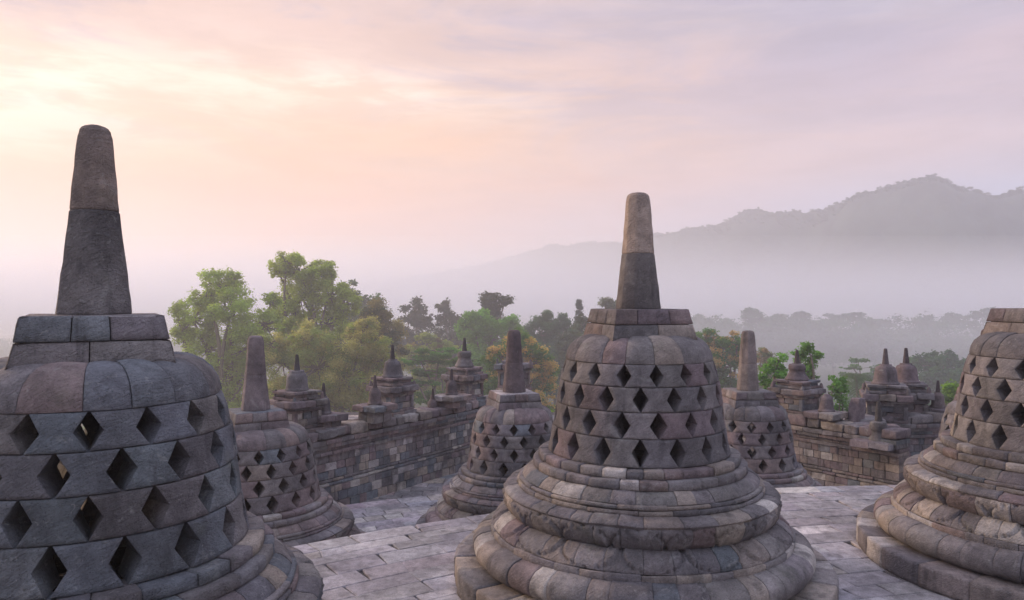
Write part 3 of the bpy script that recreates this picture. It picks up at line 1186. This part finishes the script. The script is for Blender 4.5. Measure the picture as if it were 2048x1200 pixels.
for px, py, line, off, lab, sd, kw in (
        (647, 766, LP, 0.35, 'little dark stupa beside the shrine with the tall capped bell', 301, dict(slab_w=.40)),
        (552, 779, LP, 0.75, 'spike of a little stupa between the blunt spire and the tall capped shrine', 305, dict(s=.9)),
        (750, 750, LP, -0.05, 'little ringed stupa on a thick slab before the smooth rounded shrine', 309, dict(slab_w=.40)),
        (866, 777, LP, 0.25, 'little worn stupa low on the wall between two shrines', 313, dict(slab_w=.30, s=.95)),
        (903, 738, LP, -0.05, 'little dark stupa on a thick slab before the ringed bell shrine', 317, dict(slab_w=.42)),
        (1653, 788, RP, 0.2, 'little stupa stump without spike on a tan block, right wall', 321, dict(cap=False, s=1.05, slab_w=.36)),
        (1549, 760, RP, 0.5, 'spike of a little stupa just right of the pale grey spire', 325, dict(s=.9))):
    p = wall_pt(px, line, off)
    small_stupa(p, top_z(p, py), lab, sd, RL if line is LP else RR, **kw)
p = ((1757 - 1024) / F * 16.55, 16.55)
small_stupa(p, top_z(p, 803), 'broad ringed little stupa on the end of the right wall, below the twin shrines', 329, RR, style=1, s=1.45, slab_w=.30)
p = ((1876 - 1024) / F * 18.9, 18.9)
small_stupa(p, top_z(p, 761), 'little reddish stupa between the twin shrines and the right edge stupa', 333, RR, s=1.0, slab_w=.36, base=WT - 0.05)
p = ((373 - 1024) / F * 14.2, 14.2)
small_stupa(p, top_z(p, 704), 'tip of a spike showing over the shoulder of the bluish stupa', 337, RL, s=1.2)
# broken slab leaning by the twin shrines
def fragment(px, py, D, half, lab, seed, rot=0.3, lean=0.0):
    rng = random.Random(seed)
    m = MB()
    x, y, z = at(px, py, D)
    rough_block(m, (0, 0, half[2]), rot, half, pick(rng, RUINW), seed, n=6, k=0.18, amp=0.03)
    o = m.build('broken_stone', WALLSTONE)
    o.location = (x, y, z)
    o.rotation_euler = (0, lean, 0)
    return tag(o, lab, 'stone', 'loose broken stones on the walls')
fragment(1712, 852, 17.6, (.16, .15, .34), 'upright broken stone left of the twin shrines', 401, 0.4, 0.10)
fragment(655, 872, 16.4, (.36, .20, .09), 'flat broken stone on the left wall between two shrines', 405, RL)
fragment(700, 862, 17.2, (.30, .18, .10), 'low broken block beside the little ringed stupa', 409, RL)

# body of the monument under the outer walk, stepping down the hill
def monument():
    mb = gallery()
    o = kind(mb.build('gallery_floor', WALLSTONE), 'structure')
    return o
monument()


# ------------------------------------------------------------------ land
def ground_z(x, y):
    r = np.hypot(np.asarray(x, float) - CEN[0], np.asarray(y, float) - CEN[1])
    s = np.clip((r - 32) / 95.0, 0, 1)
    s = s * s * (3 - 2 * s)
    return -7.0 - 24.0 * s


def land():
    r = np.concatenate([np.linspace(0.5, 34, 6), np.linspace(38, 160, 26), np.geomspace(180, 3000, 24)])
    th = np.linspace(0, 2 * pi, 96, endpoint=False)
    X = CEN[0] + r[None, :] * np.cos(th)[:, None]
    Y = CEN[1] + r[None, :] * np.sin(th)[:, None]
    Z = ground_z(X, Y)
    P = np.stack([X, Y, Z], -1)
    P[..., 2] += wob(P * [1, 1, 0], 0.03) * 1.2 * np.clip((r - 34) / 40, 0, 1)[None, :]
    mb = MB()
    mb.grid(P, (0.05, 0.06, 0.03), smooth=True, wrap=True)
    return kind(mb.build('ground', SOIL), 'structure')
land()

RIDGE = [(560, 590, 3300), (700, 575, 3200), (800, 557, 3000), (900, 541, 2800), (985, 524, 2500), (1075, 498, 2150), (1105, 489, 2080), (1140, 491, 2000), (1180, 484, 1900), (1240, 486, 1700),
         (1310, 475, 1380), (1370, 461, 1320), (1440, 449, 1240), (1462, 438, 1210), (1485, 424, 1190), (1510, 421, 1170), (1560, 424, 1130), (1620, 426, 1080), (1650, 419, 1050), (1672, 408, 1030),
         (1700, 397, 1010), (1760, 379, 980), (1800, 369, 960), (1830, 361, 950), (1870, 358, 940), (1890, 364, 935), (1910, 376, 930), (1950, 384, 920), (1985, 393, 915), (2015, 386, 910), (2048, 377, 905),
         (2120, 350, 900), (2260, 330, 900), (2420, 360, 900), (2600, 420, 920), (2800, 500, 950)]
HS = 0.58   # all the hill is brought this much nearer


def hills():
    R = np.array(RIDGE, float)
    n = 420
    px = np.linspace(R[0, 0], R[-1, 0], n)
    py = np.interp(px, R[:, 0], R[:, 1])
    D = np.interp(px, R[:, 0], R[:, 2]) * HS
    top = CAMZ - (py - 600) / F * D
    X0 = (px - 1024) / F * D
    rows = []
    ts = np.concatenate([-np.linspace(1, 0.01, 84) ** 1.0, np.linspace(0, 1, 14)])
    for t in ts:
        if t <= 0:
            u = -t                                   # towards the viewer
            d = D - u * 330 * HS
            f = (1 - u) ** 1.25
        else:
            d = D + t * 300
            f = (1 - t) ** 1.1
        x = (px - 1024) / F * D * (1 + (d - D) / D * 0.5)
        z = -33 + (top + 33) * f
        rows.append(np.stack([x, d, z], -1))
    P = np.stack(rows, 0)
    env = np.clip(1 - np.abs(ts) * 0.0, 0, 1)[:, None]
    rel = np.clip((P[..., 2] + 33) / 60, 0, 1)
    gull = wob(P * [1, 0.45, 0.3], 0.012, 2.0) * 15 + wob(P * [1, .8, .5], 0.03, 4.0) * 6
    crest = np.exp(-(np.abs(ts) / 0.05) ** 2)[:, None]
    P[..., 2] += gull * rel * (1 - crest) * 0.9
    rs = np.random.RandomState(3)
    fine = rs.uniform(0, 1, P.shape[:2]) ** 2
    P[..., 2] += (fine * 1.6 + wob(P * [1, 1, 0], 0.10, 1.0) * 1.6) * rel
    mb = MB()
    mb.grid(P, (0.03, 0.04, 0.03), smooth=True)
    o = kind(mb.build('hills', HILLM), 'structure')
    i0 = int(np.argmin(abs(ts)))
    return P[i0 - 4:i0 + 1].reshape(-1, 3)
CREST = hills()


# ------------------------------------------------------------------ trees
def leaves(mb, centres, radii, counts, size, cols, rng, flat=1.0, asp=0.5, droop=0.0):
    """kite shaped leaf clumps scattered in soft balls"""
    allP, allC = [], []
    for c, r, n, col in zip(centres, radii, counts, cols):
        q = rng.normal(size=(n, 3)) * 0.5
        q *= np.minimum(1.0, 1.15 / (np.linalg.norm(q, axis=1, keepdims=True) + 1e-6))
        q *= np.where(rng.random_sample((n, 1)) < 0.14, 1.4, 1.0)
        p = np.asarray(c) + q * np.array([r, r, r * flat])
        a = rng.normal(size=(n, 3))
        a[:, 2] = a[:, 2] * 0.6 - droop
        a /= np.linalg.norm(a, axis=1, keepdims=True)
        b = rng.normal(size=(n, 3))
        b -= a * (a * b).sum(1, keepdims=True)
        b /= np.linalg.norm(b, axis=1, keepdims=True)
        s = size * rng.uniform(0.6, 1.35, size=(n, 1))
        P = np.stack([p - a * s * 0.5, p + b * s * asp * 0.5, p + a * s * 0.5, p - b * s * asp * 0.5], 1)
        allP.append(P.reshape(-1, 3))
        cc = np.asarray(col)[None, :] * rng.uniform(0.75, 1.30, size=(n, 1)) * 1.12
        allC.append(np.repeat(cc, 4, 0))
    P = np.concatenate(allP)
    Q = np.arange(len(P)).reshape(-1, 4)
    mb.raw(P, Q, np.concatenate(allC))


def tube(mb, pts, rads, col, n=6):
    pts = np.asarray(pts, float)
    t = np.gradient(pts, axis=0)
    t /= np.linalg.norm(t, axis=1)[:, None] + 1e-9
    up = np.array([0.3, 0.9, 0.1])
    u = np.cross(t, up)
    u /= np.linalg.norm(u, axis=1)[:, None] + 1e-9
    v = np.cross(t, u)
    th = np.linspace(0, 2 * pi, n, endpoint=False)
    P = pts[None] + (np.cos(th)[:, None, None] * u[None] + np.sin(th)[:, None, None] * v[None]) * np.asarray(rads)[None, :, None]
    mb.grid(P, col, smooth=True, wrap=True)


def bend(p, q, rng, k=0.12, n=6):
    p, q = np.asarray(p, float), np.asarray(q, float)
    L = np.linalg.norm(q - p)
    t = np.linspace(0, 1, n)[:, None]
    m = (p + q) / 2 + rng.normal(size=3) * L * k
    m[2] += L * 0.05
    return (1 - t) ** 2 * p + 2 * t * (1 - t) * m + t ** 2 * q


LEAFK = 6.5


def make_tree(label, D, blobs, col, seed, leaf=0.34, dens=1.0, alt=None, altp=0.0, flat=0.75, clump=0.30, base=None, trunk_r=None, bare=0.0, barkcol=(0.16, 0.13, 0.10), group=None, depth=1.0, trunk_top=None, asp=0.55, var=0.30, clumps=None, name='tree', cat='tree', skirt=4):
    """blobs: (px, py, rx, ry) ellipses of the photograph's foliage at distance D"""
    rng = np.random.RandomState(seed)
    if 58 <= D <= 125:
        D *= 1.35
        leaf *= 0.92
    B = []
    y0 = D
    for (px, py, rx, ry) in blobs:
        x, y, z = at(px, py, D)
        ax, az = rx / F * D, ry / F * D
        y += rng.uniform(-0.5, 0.5) * ax * depth
        B.append((x, y, z, ax, (ax + az) * 0.5 * depth, az))
    if skirt:
        x0 = min(b[0] - b[3] for b in B)
        x1 = max(b[0] + b[3] for b in B)
        zl = min(b[2] - b[5] for b in B)
        for i in range(skirt):
            w = (x1 - x0) * rng.uniform(.22, .32)
            B.append((rng.uniform(x0 + w * .6, x1 - w * .6), y0 + rng.uniform(-1, 1) * w * 0.5, zl - rng.uniform(-0.2, 1.0) * w, w, w, w * 0.8))
    B = np.array(B)
    cx = np.average(B[:, 0], weights=B[:, 3])
    cy = np.average(B[:, 1], weights=B[:, 3])
    bx, by = (cx, cy) if base is None else at(base, 600, D)[:2]
    gz = float(ground_z(bx, by)) - 0.3
    t = thing(name, (bx, by, gz), label, cat, group)
    O = np.array([bx, by, gz])
    # clumps
    cs, rr, cn, cc = [], [], [], []
    tips = []
    for (x, y, z, ax, ay, az_) in B:
        rad = min(ax, az_)
        cr = clump * (ax * ay * az_) ** (1 / 3)
        cr = max(cr, leaf * 1.2)
        vol = ax * ay * az_ / cr ** 3
        nC = int(max(5, vol * 0.55)) if clumps is None else clumps
        shade = rng.uniform(0.85, 1.15)
        for i in range(nC):
            d = rng.normal(size=3)
            d /= np.linalg.norm(d)
            f = rng.uniform(0.25, 1.0) ** 0.5
            p = np.array([x, y, z]) + d * f * np.array([ax, ay, az_]) * 0.92
            r = cr * rng.uniform(0.5, 1.5)
            cs.append(p - O)
            rr.append(r)
            n = int(LEAFK * dens * 7.0 * (r / leaf) ** 2 * rng.uniform(0.6, 1.3))
            cn.append(max(4, n))
            c = np.array(col) * shade * rng.uniform(1 - var, 1 + var)
            if alt is not None and rng.random_sample() < altp:
                c = np.array(alt) * rng.uniform(0.8, 1.2)
            cc.append(c)
            if rng.random_sample() < 0.35 + bare:
                tips.append((p - O, np.array([x, y, z]) - O))
    mb = MB()
    leaves(mb, cs, rr, cn, leaf, cc, rng, flat=flat, asp=asp)
    mb.build('crown', LEAF, t)
    # trunk and limbs
    mt = MB()
    H = B[:, 2].max() - gz
    tr = trunk_r or max(0.12, 0.020 * H)
    zl = B[:, 2].min() - gz
    fork = np.array([cx - bx, cy - by, max(H * 0.30, min(zl, H * 0.5))])
    pts = bend((0, 0, 0), fork, rng, 0.04)
    tube(mt, pts, np.linspace(tr * 1.25, tr * 0.8, len(pts)), barkcol, 8)
    for (x, y, z, ax, ay, az_) in B:
        q = np.array([x, y, z]) - O
        pts = bend(fork, q, rng, 0.10, 7)
        tube(mt, pts, np.linspace(tr * 0.6, tr * 0.16, len(pts)), barkcol, 6)
    for p, c in tips:
        pts = bend(c, p, rng, 0.12, 4)
        tube(mt, pts, np.linspace(tr * 0.18, tr * 0.05, len(pts)), barkcol, 4)
    mt.build('trunk', BARK, t)
    return t


G_OLIVE = (0.270, 0.345, 0.065)
G_MID = (0.080, 0.140, 0.025)
G_BRIGHT = (0.115, 0.235, 0.050)
G_YEL = (0.200, 0.230, 0.045)
G_DARK = (0.050, 0.095, 0.035)
G_BROWN = (0.150, 0.125, 0.050)
BLOOM = (0.55, 0.36, 0.13)

make_tree('tall airy olive green tree at left, sky showing through its crown', 72, [(392, 640, 46, 42), (440, 572, 42, 36), (418, 598, 30, 26), (478, 612, 52, 44), (525, 650, 46, 46), (415, 700, 56, 44), (500, 690, 56, 50), (368, 655, 26, 34), (450, 748, 60, 46), (540, 600, 20, 20), (470, 560, 22, 16), (352, 622, 16, 9)],
          G_OLIVE, 501, leaf=0.34, dens=0.62, clump=0.26, base=450, bare=0.25, barkcol=(0.34, 0.31, 0.26))
make_tree('tallest olive green tree with two lobes, right of the airy one', 77, [(578, 528, 36, 24), (600, 545, 44, 34), (640, 548, 30, 28), (660, 535, 14, 18), (555, 540, 18, 22), (598, 592, 58, 40), (660, 592, 54, 36), (692, 608, 36, 34), (570, 640, 48, 40), (650, 650, 60, 40), (610, 690, 60, 44)],
          (0.285, 0.335, 0.065), 503, leaf=0.36, dens=0.70, clump=0.26, base=622, bare=0.25, barkcol=(0.34, 0.31, 0.26))
make_tree('broad yellowish feathery tree with bare pale branches, in front of the tallest one', 60, [(560, 730, 62, 50), (640, 735, 72, 60), (704, 690, 56, 44), (730, 660, 36, 30), (615, 680, 50, 34), (700, 755, 66, 56), (585, 800, 80, 44), (690, 815, 70, 44), (540, 690, 30, 30), (755, 720, 36, 50)],
          (0.330, 0.290, 0.120), 505, leaf=0.22, dens=0.55, clump=0.24, base=650, bare=0.45, alt=(0.210, 0.250, 0.085), altp=0.45, barkcol=(0.42, 0.37, 0.30))
make_tree('brownish bushy tree behind the smooth rounded shrine', 84, [(755, 632, 36, 30), (775, 668, 34, 36), (740, 690, 36, 40), (790, 715, 30, 44), (760, 740, 40, 44)], G_BROWN, 507, leaf=0.36, dens=1.0, alt=(0.05, 0.07, 0.025), altp=0.4)
make_tree('grey green hazy tree behind the shoulder of the tallest olive tree', 165, [(692, 578, 26, 22), (712, 596, 26, 20), (740, 606, 24, 16), (725, 630, 40, 24)], G_DARK, 509, leaf=0.8, dens=1.0)
make_tree('round grey hazy tree right of the brownish one', 185, [(830, 614, 24, 16), (815, 632, 26, 16), (845, 634, 28, 16), (830, 660, 40, 26)], (0.045, 0.055, 0.03), 511, leaf=0.8, dens=1.1)
make_tree('grey hazy tree with one thin lobe rising, between round grey and bright domed trees', 180, [(886, 612, 13, 9), (895, 622, 9, 8), (893, 642, 28, 16), (925, 640, 26, 14), (905, 668, 44, 24)], (0.045, 0.052, 0.03), 513, leaf=0.75, dens=1.1)
make_tree('dark hazy tree top standing above the bright green dome', 150, [(990, 592, 20, 12), (974, 600, 12, 8), (1010, 604, 14, 9), (992, 612, 20, 12)], (0.035, 0.045, 0.025), 515, leaf=0.7, dens=1.0)
make_tree('bright green domed tree in the middle distance, centre', 105, [(985, 638, 52, 24), (950, 660, 40, 22), (1020, 656, 32, 22), (985, 680, 60, 30)], (0.110, 0.240, 0.030), 517, leaf=0.5, dens=1.2)
make_tree('pale yellow green tree below the grey hazy trees', 108, [(852, 690, 44, 22), (885, 700, 30, 22), (830, 715, 40, 26), (870, 735, 50, 26)], G_YEL, 519, leaf=0.45, dens=0.9, alt=(0.17, 0.12, 0.05), altp=0.25)
make_tree('dark green tree with flat layered branches, behind the ringed bell shrine', 74, [(880, 706, 60, 9), (840, 722, 50, 10), (925, 728, 56, 9), (880, 748, 66, 10), (835, 768, 46, 10), (935, 772, 60, 10), (880, 795, 70, 12), (815, 800, 44, 14), (900, 830, 80, 18)],
          (0.080, 0.180, 0.032), 521, leaf=0.34, dens=1.0, flat=0.35, depth=1.0, barkcol=(0.24, 0.21, 0.17))
make_tree('green tree covered in yellow orange blossom, behind the dark reddish spire', 68, [(1040, 690, 46, 30), (1000, 712, 36, 32), (1070, 728, 42, 40), (1030, 760, 56, 40), (988, 775, 36, 34), (1085, 775, 34, 40), (1035, 800, 60, 36)],
          (0.105, 0.200, 0.040), 523, leaf=0.30, dens=0.9, alt=BLOOM, altp=0.42, clump=0.22)
make_tree('dark green round tree left of the middle stupa', 115, [(1102, 644, 36, 20), (1080, 672, 38, 28), (1125, 672, 36, 30), (1100, 710, 54, 36)], (0.036, 0.090, 0.032), 525, leaf=0.5, dens=1.4)
make_tree('grey green tree beside the narrow conifer', 135, [(1165, 655, 26, 22), (1180, 690, 30, 30), (1140, 690, 30, 30)], (0.045, 0.07, 0.03), 527, leaf=0.6, dens=1.1)
make_tree('narrow dark conifer pointing above the trees left of the middle stupa', 125, [(1158, 606, 2.5, 7), (1158, 618, 5, 8), (1158, 632, 8, 9), (1158, 648, 10, 10), (1158, 668, 12, 12)], (0.022, 0.045, 0.024), 529, leaf=0.45, dens=1.6, clump=0.5, depth=1.0, skirt=0)
make_tree('small pale tree just left of the middle stupa spire', 150, [(1213, 605, 14, 6), (1222, 610, 12, 6), (1230, 620, 20, 10)], (0.12, 0.13, 0.055), 531, leaf=0.6, dens=0.9)
make_tree('green tree with orange young leaves, right of the middle stupa', 74, [(1412, 676, 30, 20), (1440, 700, 40, 30), (1400, 728, 46, 40), (1465, 735, 38, 40), (1474, 680, 16, 22), (1430, 780, 50, 40)], (0.085, 0.180, 0.040), 533, leaf=0.32, dens=1.0, alt=(0.42, 0.27, 0.11), altp=0.28, clump=0.24)
make_tree('orange tinged tree between the pale grey spire and the bright green pair', 88, [(1520, 712, 24, 16), (1545, 735, 26, 24), (1520, 760, 36, 34)], (0.140, 0.160, 0.050), 535, leaf=0.36, dens=1.0, alt=(0.28, 0.18, 0.08), altp=0.4)
make_tree('bright fresh green tree between the pale grey spire and the pale banded shrine', 40, [(1558, 720, 16, 14), (1548, 742, 22, 18), (1566, 748, 16, 16), (1535, 762, 20, 18), (1556, 778, 24, 20), (1548, 806, 24, 20)], G_BRIGHT, 537, leaf=0.18, dens=0.85, clump=0.30)
make_tree('tall bright fresh green tree rising behind the pale banded shrine', 44, [(1612, 694, 18, 12), (1628, 704, 15, 14), (1598, 714, 14, 14), (1626, 728, 18, 15), (1606, 744, 22, 18), (1630, 758, 14, 14), (1612, 784, 22, 20)], G_BRIGHT, 539, leaf=0.18, dens=0.9, clump=0.30)
make_tree('low bright green tree right of the stump, lowest of the three fresh green ones', 38, [(1670, 760, 18, 13), (1684, 778, 16, 16), (1660, 784, 18, 16), (1680, 806, 20, 18), (1690, 832, 16, 18)], (0.100, 0.215, 0.048), 541, leaf=0.17, dens=0.9, clump=0.30)
make_tree('pale hazy flat topped tree left of the twin shrines', 150, [(1720, 722, 18, 4), (1700, 734, 30, 6), (1740, 736, 36, 6), (1715, 750, 44, 8), (1750, 760, 44, 10), (1720, 775, 60, 14)], (0.080, 0.160, 0.055), 543, leaf=0.6, dens=1.0, flat=0.4)
make_tree('large round hazy blue green tree right of the twin shrines', 150, [(1882, 716, 34, 16), (1855, 732, 34, 22), (1912, 738, 32, 22), (1880, 760, 60, 30), (1880, 800, 70, 34)], (0.050, 0.120, 0.050), 545, leaf=0.65, dens=1.3)
make_tree('yellow green bush close behind the little reddish stupa', 52, [(1905, 782, 16, 14), (1895, 800, 18, 16), (1915, 806, 18, 18), (1940, 770, 12, 10)], (0.16, 0.27, 0.045), 547, leaf=0.28, dens=1.0)


def bulk(name, label, spots, col, seed, leaf, dens, mat=LEAF, flat=0.7):
    """ground cover or a far wood nobody could count"""
    rng = np.random.RandomState(seed)
    cs, rr, cn, cc = [], [], [], []
    for (x, y, z, r, h) in spots:
        k = rng.uniform(0.75, 1.25)
        for i in range(max(3, int(5 * dens))):
            d = rng.normal(size=3)
            d /= np.linalg.norm(d)
            cs.append((x + d[0] * r * 0.8, y + d[1] * r * 0.8, z + h * 0.7 + d[2] * h * 0.25))
            rr.append(r * rng.uniform(0.3, 0.6))
            cn.append(int(14 * dens))
            cc.append(np.array(col) * k * rng.uniform(0.8, 1.2))
    mb = MB()
    leaves(mb, cs, rr, cn, leaf, cc, rng, flat=flat)
    o = mb.build(name, mat)
    o['label'] = label
    return kind(o, 'stuff')


rs = np.random.RandomState(99)
spots = []
for i in range(950):
    a = rs.uniform(-0.70, 0.72)
    d = 34 + 130 * rs.uniform(0, 1) ** 0.8
    x, y = d * math.tan(a), d
    gz = float(ground_z(x, y))
    spots.append((x, y, gz, rs.uniform(1.6, 3.4), rs.uniform(2.5, 4.5) if d < 60 else rs.uniform(4.0, 9.0)))
bulk('undergrowth', 'dense green undergrowth on the slope below the walls', spots, (0.110, 0.190, 0.045), 601, 0.26, 4.0)

spots = []
for i in range(300):
    a = rs.uniform(-0.72, 0.74)
    d = rs.uniform(264, 312)
    x, y = d * math.tan(a), d
    spots.append((x, y, -31, rs.uniform(6, 10), rs.uniform(19, 29) if a > 0.15 else rs.uniform(15, 24)))
bulk('far_wood', 'hazy far woodland on the plain', spots, (0.040, 0.090, 0.055), 603, 1.1, 3.6, flat=0.45)


rs = np.random.RandomState(17)
q = CREST[(CREST[:, 2] > 18) & (CREST[:, 1] < 1250)]
q = q[rs.choice(len(q), 900, replace=False)]
bulk('hill_forest', 'hazy forest along the crest of the hill', [(x, y, z - 1.5, rs.uniform(1.0, 2.6), rs.uniform(1.5, 4.2)) for x, y, z in q], (0.035, 0.055, 0.040), 605, 0.9, 1.6)


def shade_tree(px, D, seed, hz, label, group=None, s=1.0):
    """a far flat topped shade tree"""
    rng = np.random.RandomState(seed)
    hz += 10
    hz += rng.uniform(-7, 7)
    w = rng.uniform(20, 40) * s * 250.0 / D
    bl = []
    for i in range(7):
        k = i / 6.0
        bl.append((px + rng.uniform(-1, 1) * w * (0.3 + 0.7 * k), hz + (5 + 26 * k + rng.uniform(-3, 3)) * 250.0 / D * s, w * rng.uniform(.45, .8), 4.2 * s * 250.0 / D * rng.uniform(.8, 1.4)))
    return make_tree(label, D, bl, (0.040, 0.085, 0.050), seed, leaf=0.9, dens=0.8, flat=0.5, clump=0.42, group=group, trunk_r=0.35, clumps=8, skirt=2)


for i, (px, D, hz) in enumerate(((1502, 268, 612), (1560, 300, 622), (1605, 310, 618), (1665, 320, 612), (1715, 300, 618), (1770, 310, 626), (1850, 300, 622), (1905, 315, 618), (1965, 290, 614), (2020, 310, 622), (1450, 300, 626), (1395, 315, 620))):
    shade_tree(px, D, 700 + i, hz, 'blue hazy flat topped tree in the far wood at right', 'flat topped trees of the far wood')


def palm(px, py, D, seed, label):
    rng = np.random.RandomState(seed)
    x, y, z = at(px, py, D)
    gz = float(ground_z(x, y)) - 0.2
    t = thing('palm_tree', (x, y, gz), label, 'palm')
    m = MB()
    pts = bend((rng.uniform(-1, 1), 0, 0), (0, 0, z - gz), rng, 0.03, 8)
    tube(m, pts, np.linspace(0.22, 0.13, 8), (0.3, 0.27, 0.22))
    m.build('trunk', BARK, t)
    m = MB()
    for i in range(16):
        a = rng.uniform(0, 2 * pi)
        el = rng.uniform(-0.2, 1.1)
        L = rng.uniform(2.6, 3.6)
        s = np.linspace(0, 1, 10)
        c = np.stack([np.cos(a) * np.cos(el) * s * L, np.sin(a) * np.cos(el) * s * L, z - gz + np.sin(el) * s * L - 1.9 * s ** 2 * L * 0.6], -1)
        side = np.array([-np.sin(a), np.cos(a), 0])
        for j in range(1, 10):
            for sg in (-1, 1):
                for kk in (0, 0.5):
                    p = c[j] * (1 - kk) + c[j - 1] * kk
                    l = 0.75 * np.sin(np.clip(s[j], 0.1, .95) * pi) + 0.15
                    q = p + side * sg * l + np.array([0, 0, -0.45 * l]) + (c[j] - c[j - 1]) * 0.5
                    w = (c[j] - c[j - 1]) * 0.13
                    m.raw([p - w, p + w, q + w * .3, q - w * .3], [(0, 1, 2, 3)], np.array((0.07, 0.12, 0.035)) * rng.uniform(.8, 1.2))
    m.build('crown', LEAF, t)


palm(1712, 752, 85, 801, 'small pale coconut palm left of the twin shrines')
palm(1925, 770, 80, 803, 'small palm behind the bush near the right edge stupa')

# ------------------------------------------------------------------ air
def volume_object(name, bmfill, density, colour, aniso):
    me = bpy.data.meshes.new(name)
    bm = bmesh.new()
    bmfill(bm)
    bmesh.ops.recalc_face_normals(bm, faces=bm.faces)
    bm.to_mesh(me)
    bm.free()
    o = bpy.data.objects.new(name, me)
    COL.objects.link(o)
    m = bpy.data.materials.new(name)
    m.use_nodes = True
    k = NT(m.node_tree)
    out = k.n('ShaderNodeOutputMaterial')
    v = k.n('ShaderNodeVolumePrincipled')
    v.inputs['Color'].default_value = colour
    v.inputs['Density'].default_value = density
    v.inputs['Anisotropy'].default_value = aniso
    k.l(v.outputs[0], out.inputs['Volume'])
    me.materials.append(m)
    return kind(o, 'stuff')


def haze_box(bm):
    g = bmesh.ops.create_cube(bm, size=1.0)
    bmesh.ops.scale(bm, vec=(7000, 7000, 150), verts=g['verts'])
    bmesh.ops.translate(bm, vec=(0, 0, 75 - 37), verts=g['verts'])


HAZE = 0.0015
volume_object('haze', haze_box, HAZE, (0.940, 0.953, 1.0, 1), 0.34)


def mist_bank(H0, H1, LEN, CY, CZ, X0, X1, up):
    # a long bank of ground mist lying across the plain, thinning upward
    def fill(bm):
        hs = np.concatenate([np.linspace(-1, 0, 5), np.linspace(0, 1, 13)[1:]])
        prof = []
        for h in hs:
            w = LEN * (1 - abs(h)) ** (up if h > 0 else 0.8) + 0.3
            prof.append((w, CZ + h * (H1 if h > 0 else H0)))
        loop = [(CY - w, z) for w, z in prof] + [(CY + w, z) for w, z in prof[::-1]]
        ends = []
        for x in (X0, X1):
            ends.append([bm.verts.new((x, y, z)) for y, z in loop])
        n = len(loop)
        for i in range(n):
            j = (i + 1) % n
            bm.faces.new((ends[0][i], ends[0][j], ends[1][j], ends[1][i]))
        m = len(prof)
        for e in ends:
            for i in range(m - 1):
                bm.faces.new((e[i], e[i + 1], e[n - 2 - i], e[n - 1 - i]))
    return fill


MISTC = (0.955, 0.966, 1.0, 1)
volume_object('mist', mist_bank(20.0, 26.0, 30.0, 226.0, -9.0, -330.0, 340.0, 1.5), 0.009, MISTC, 0.1)
volume_object('mist', mist_bank(11.0, 36.0, 15.0, 340.0, -3.0, -480.0, 500.0, 1.25), 0.060, MISTC, 0.1)
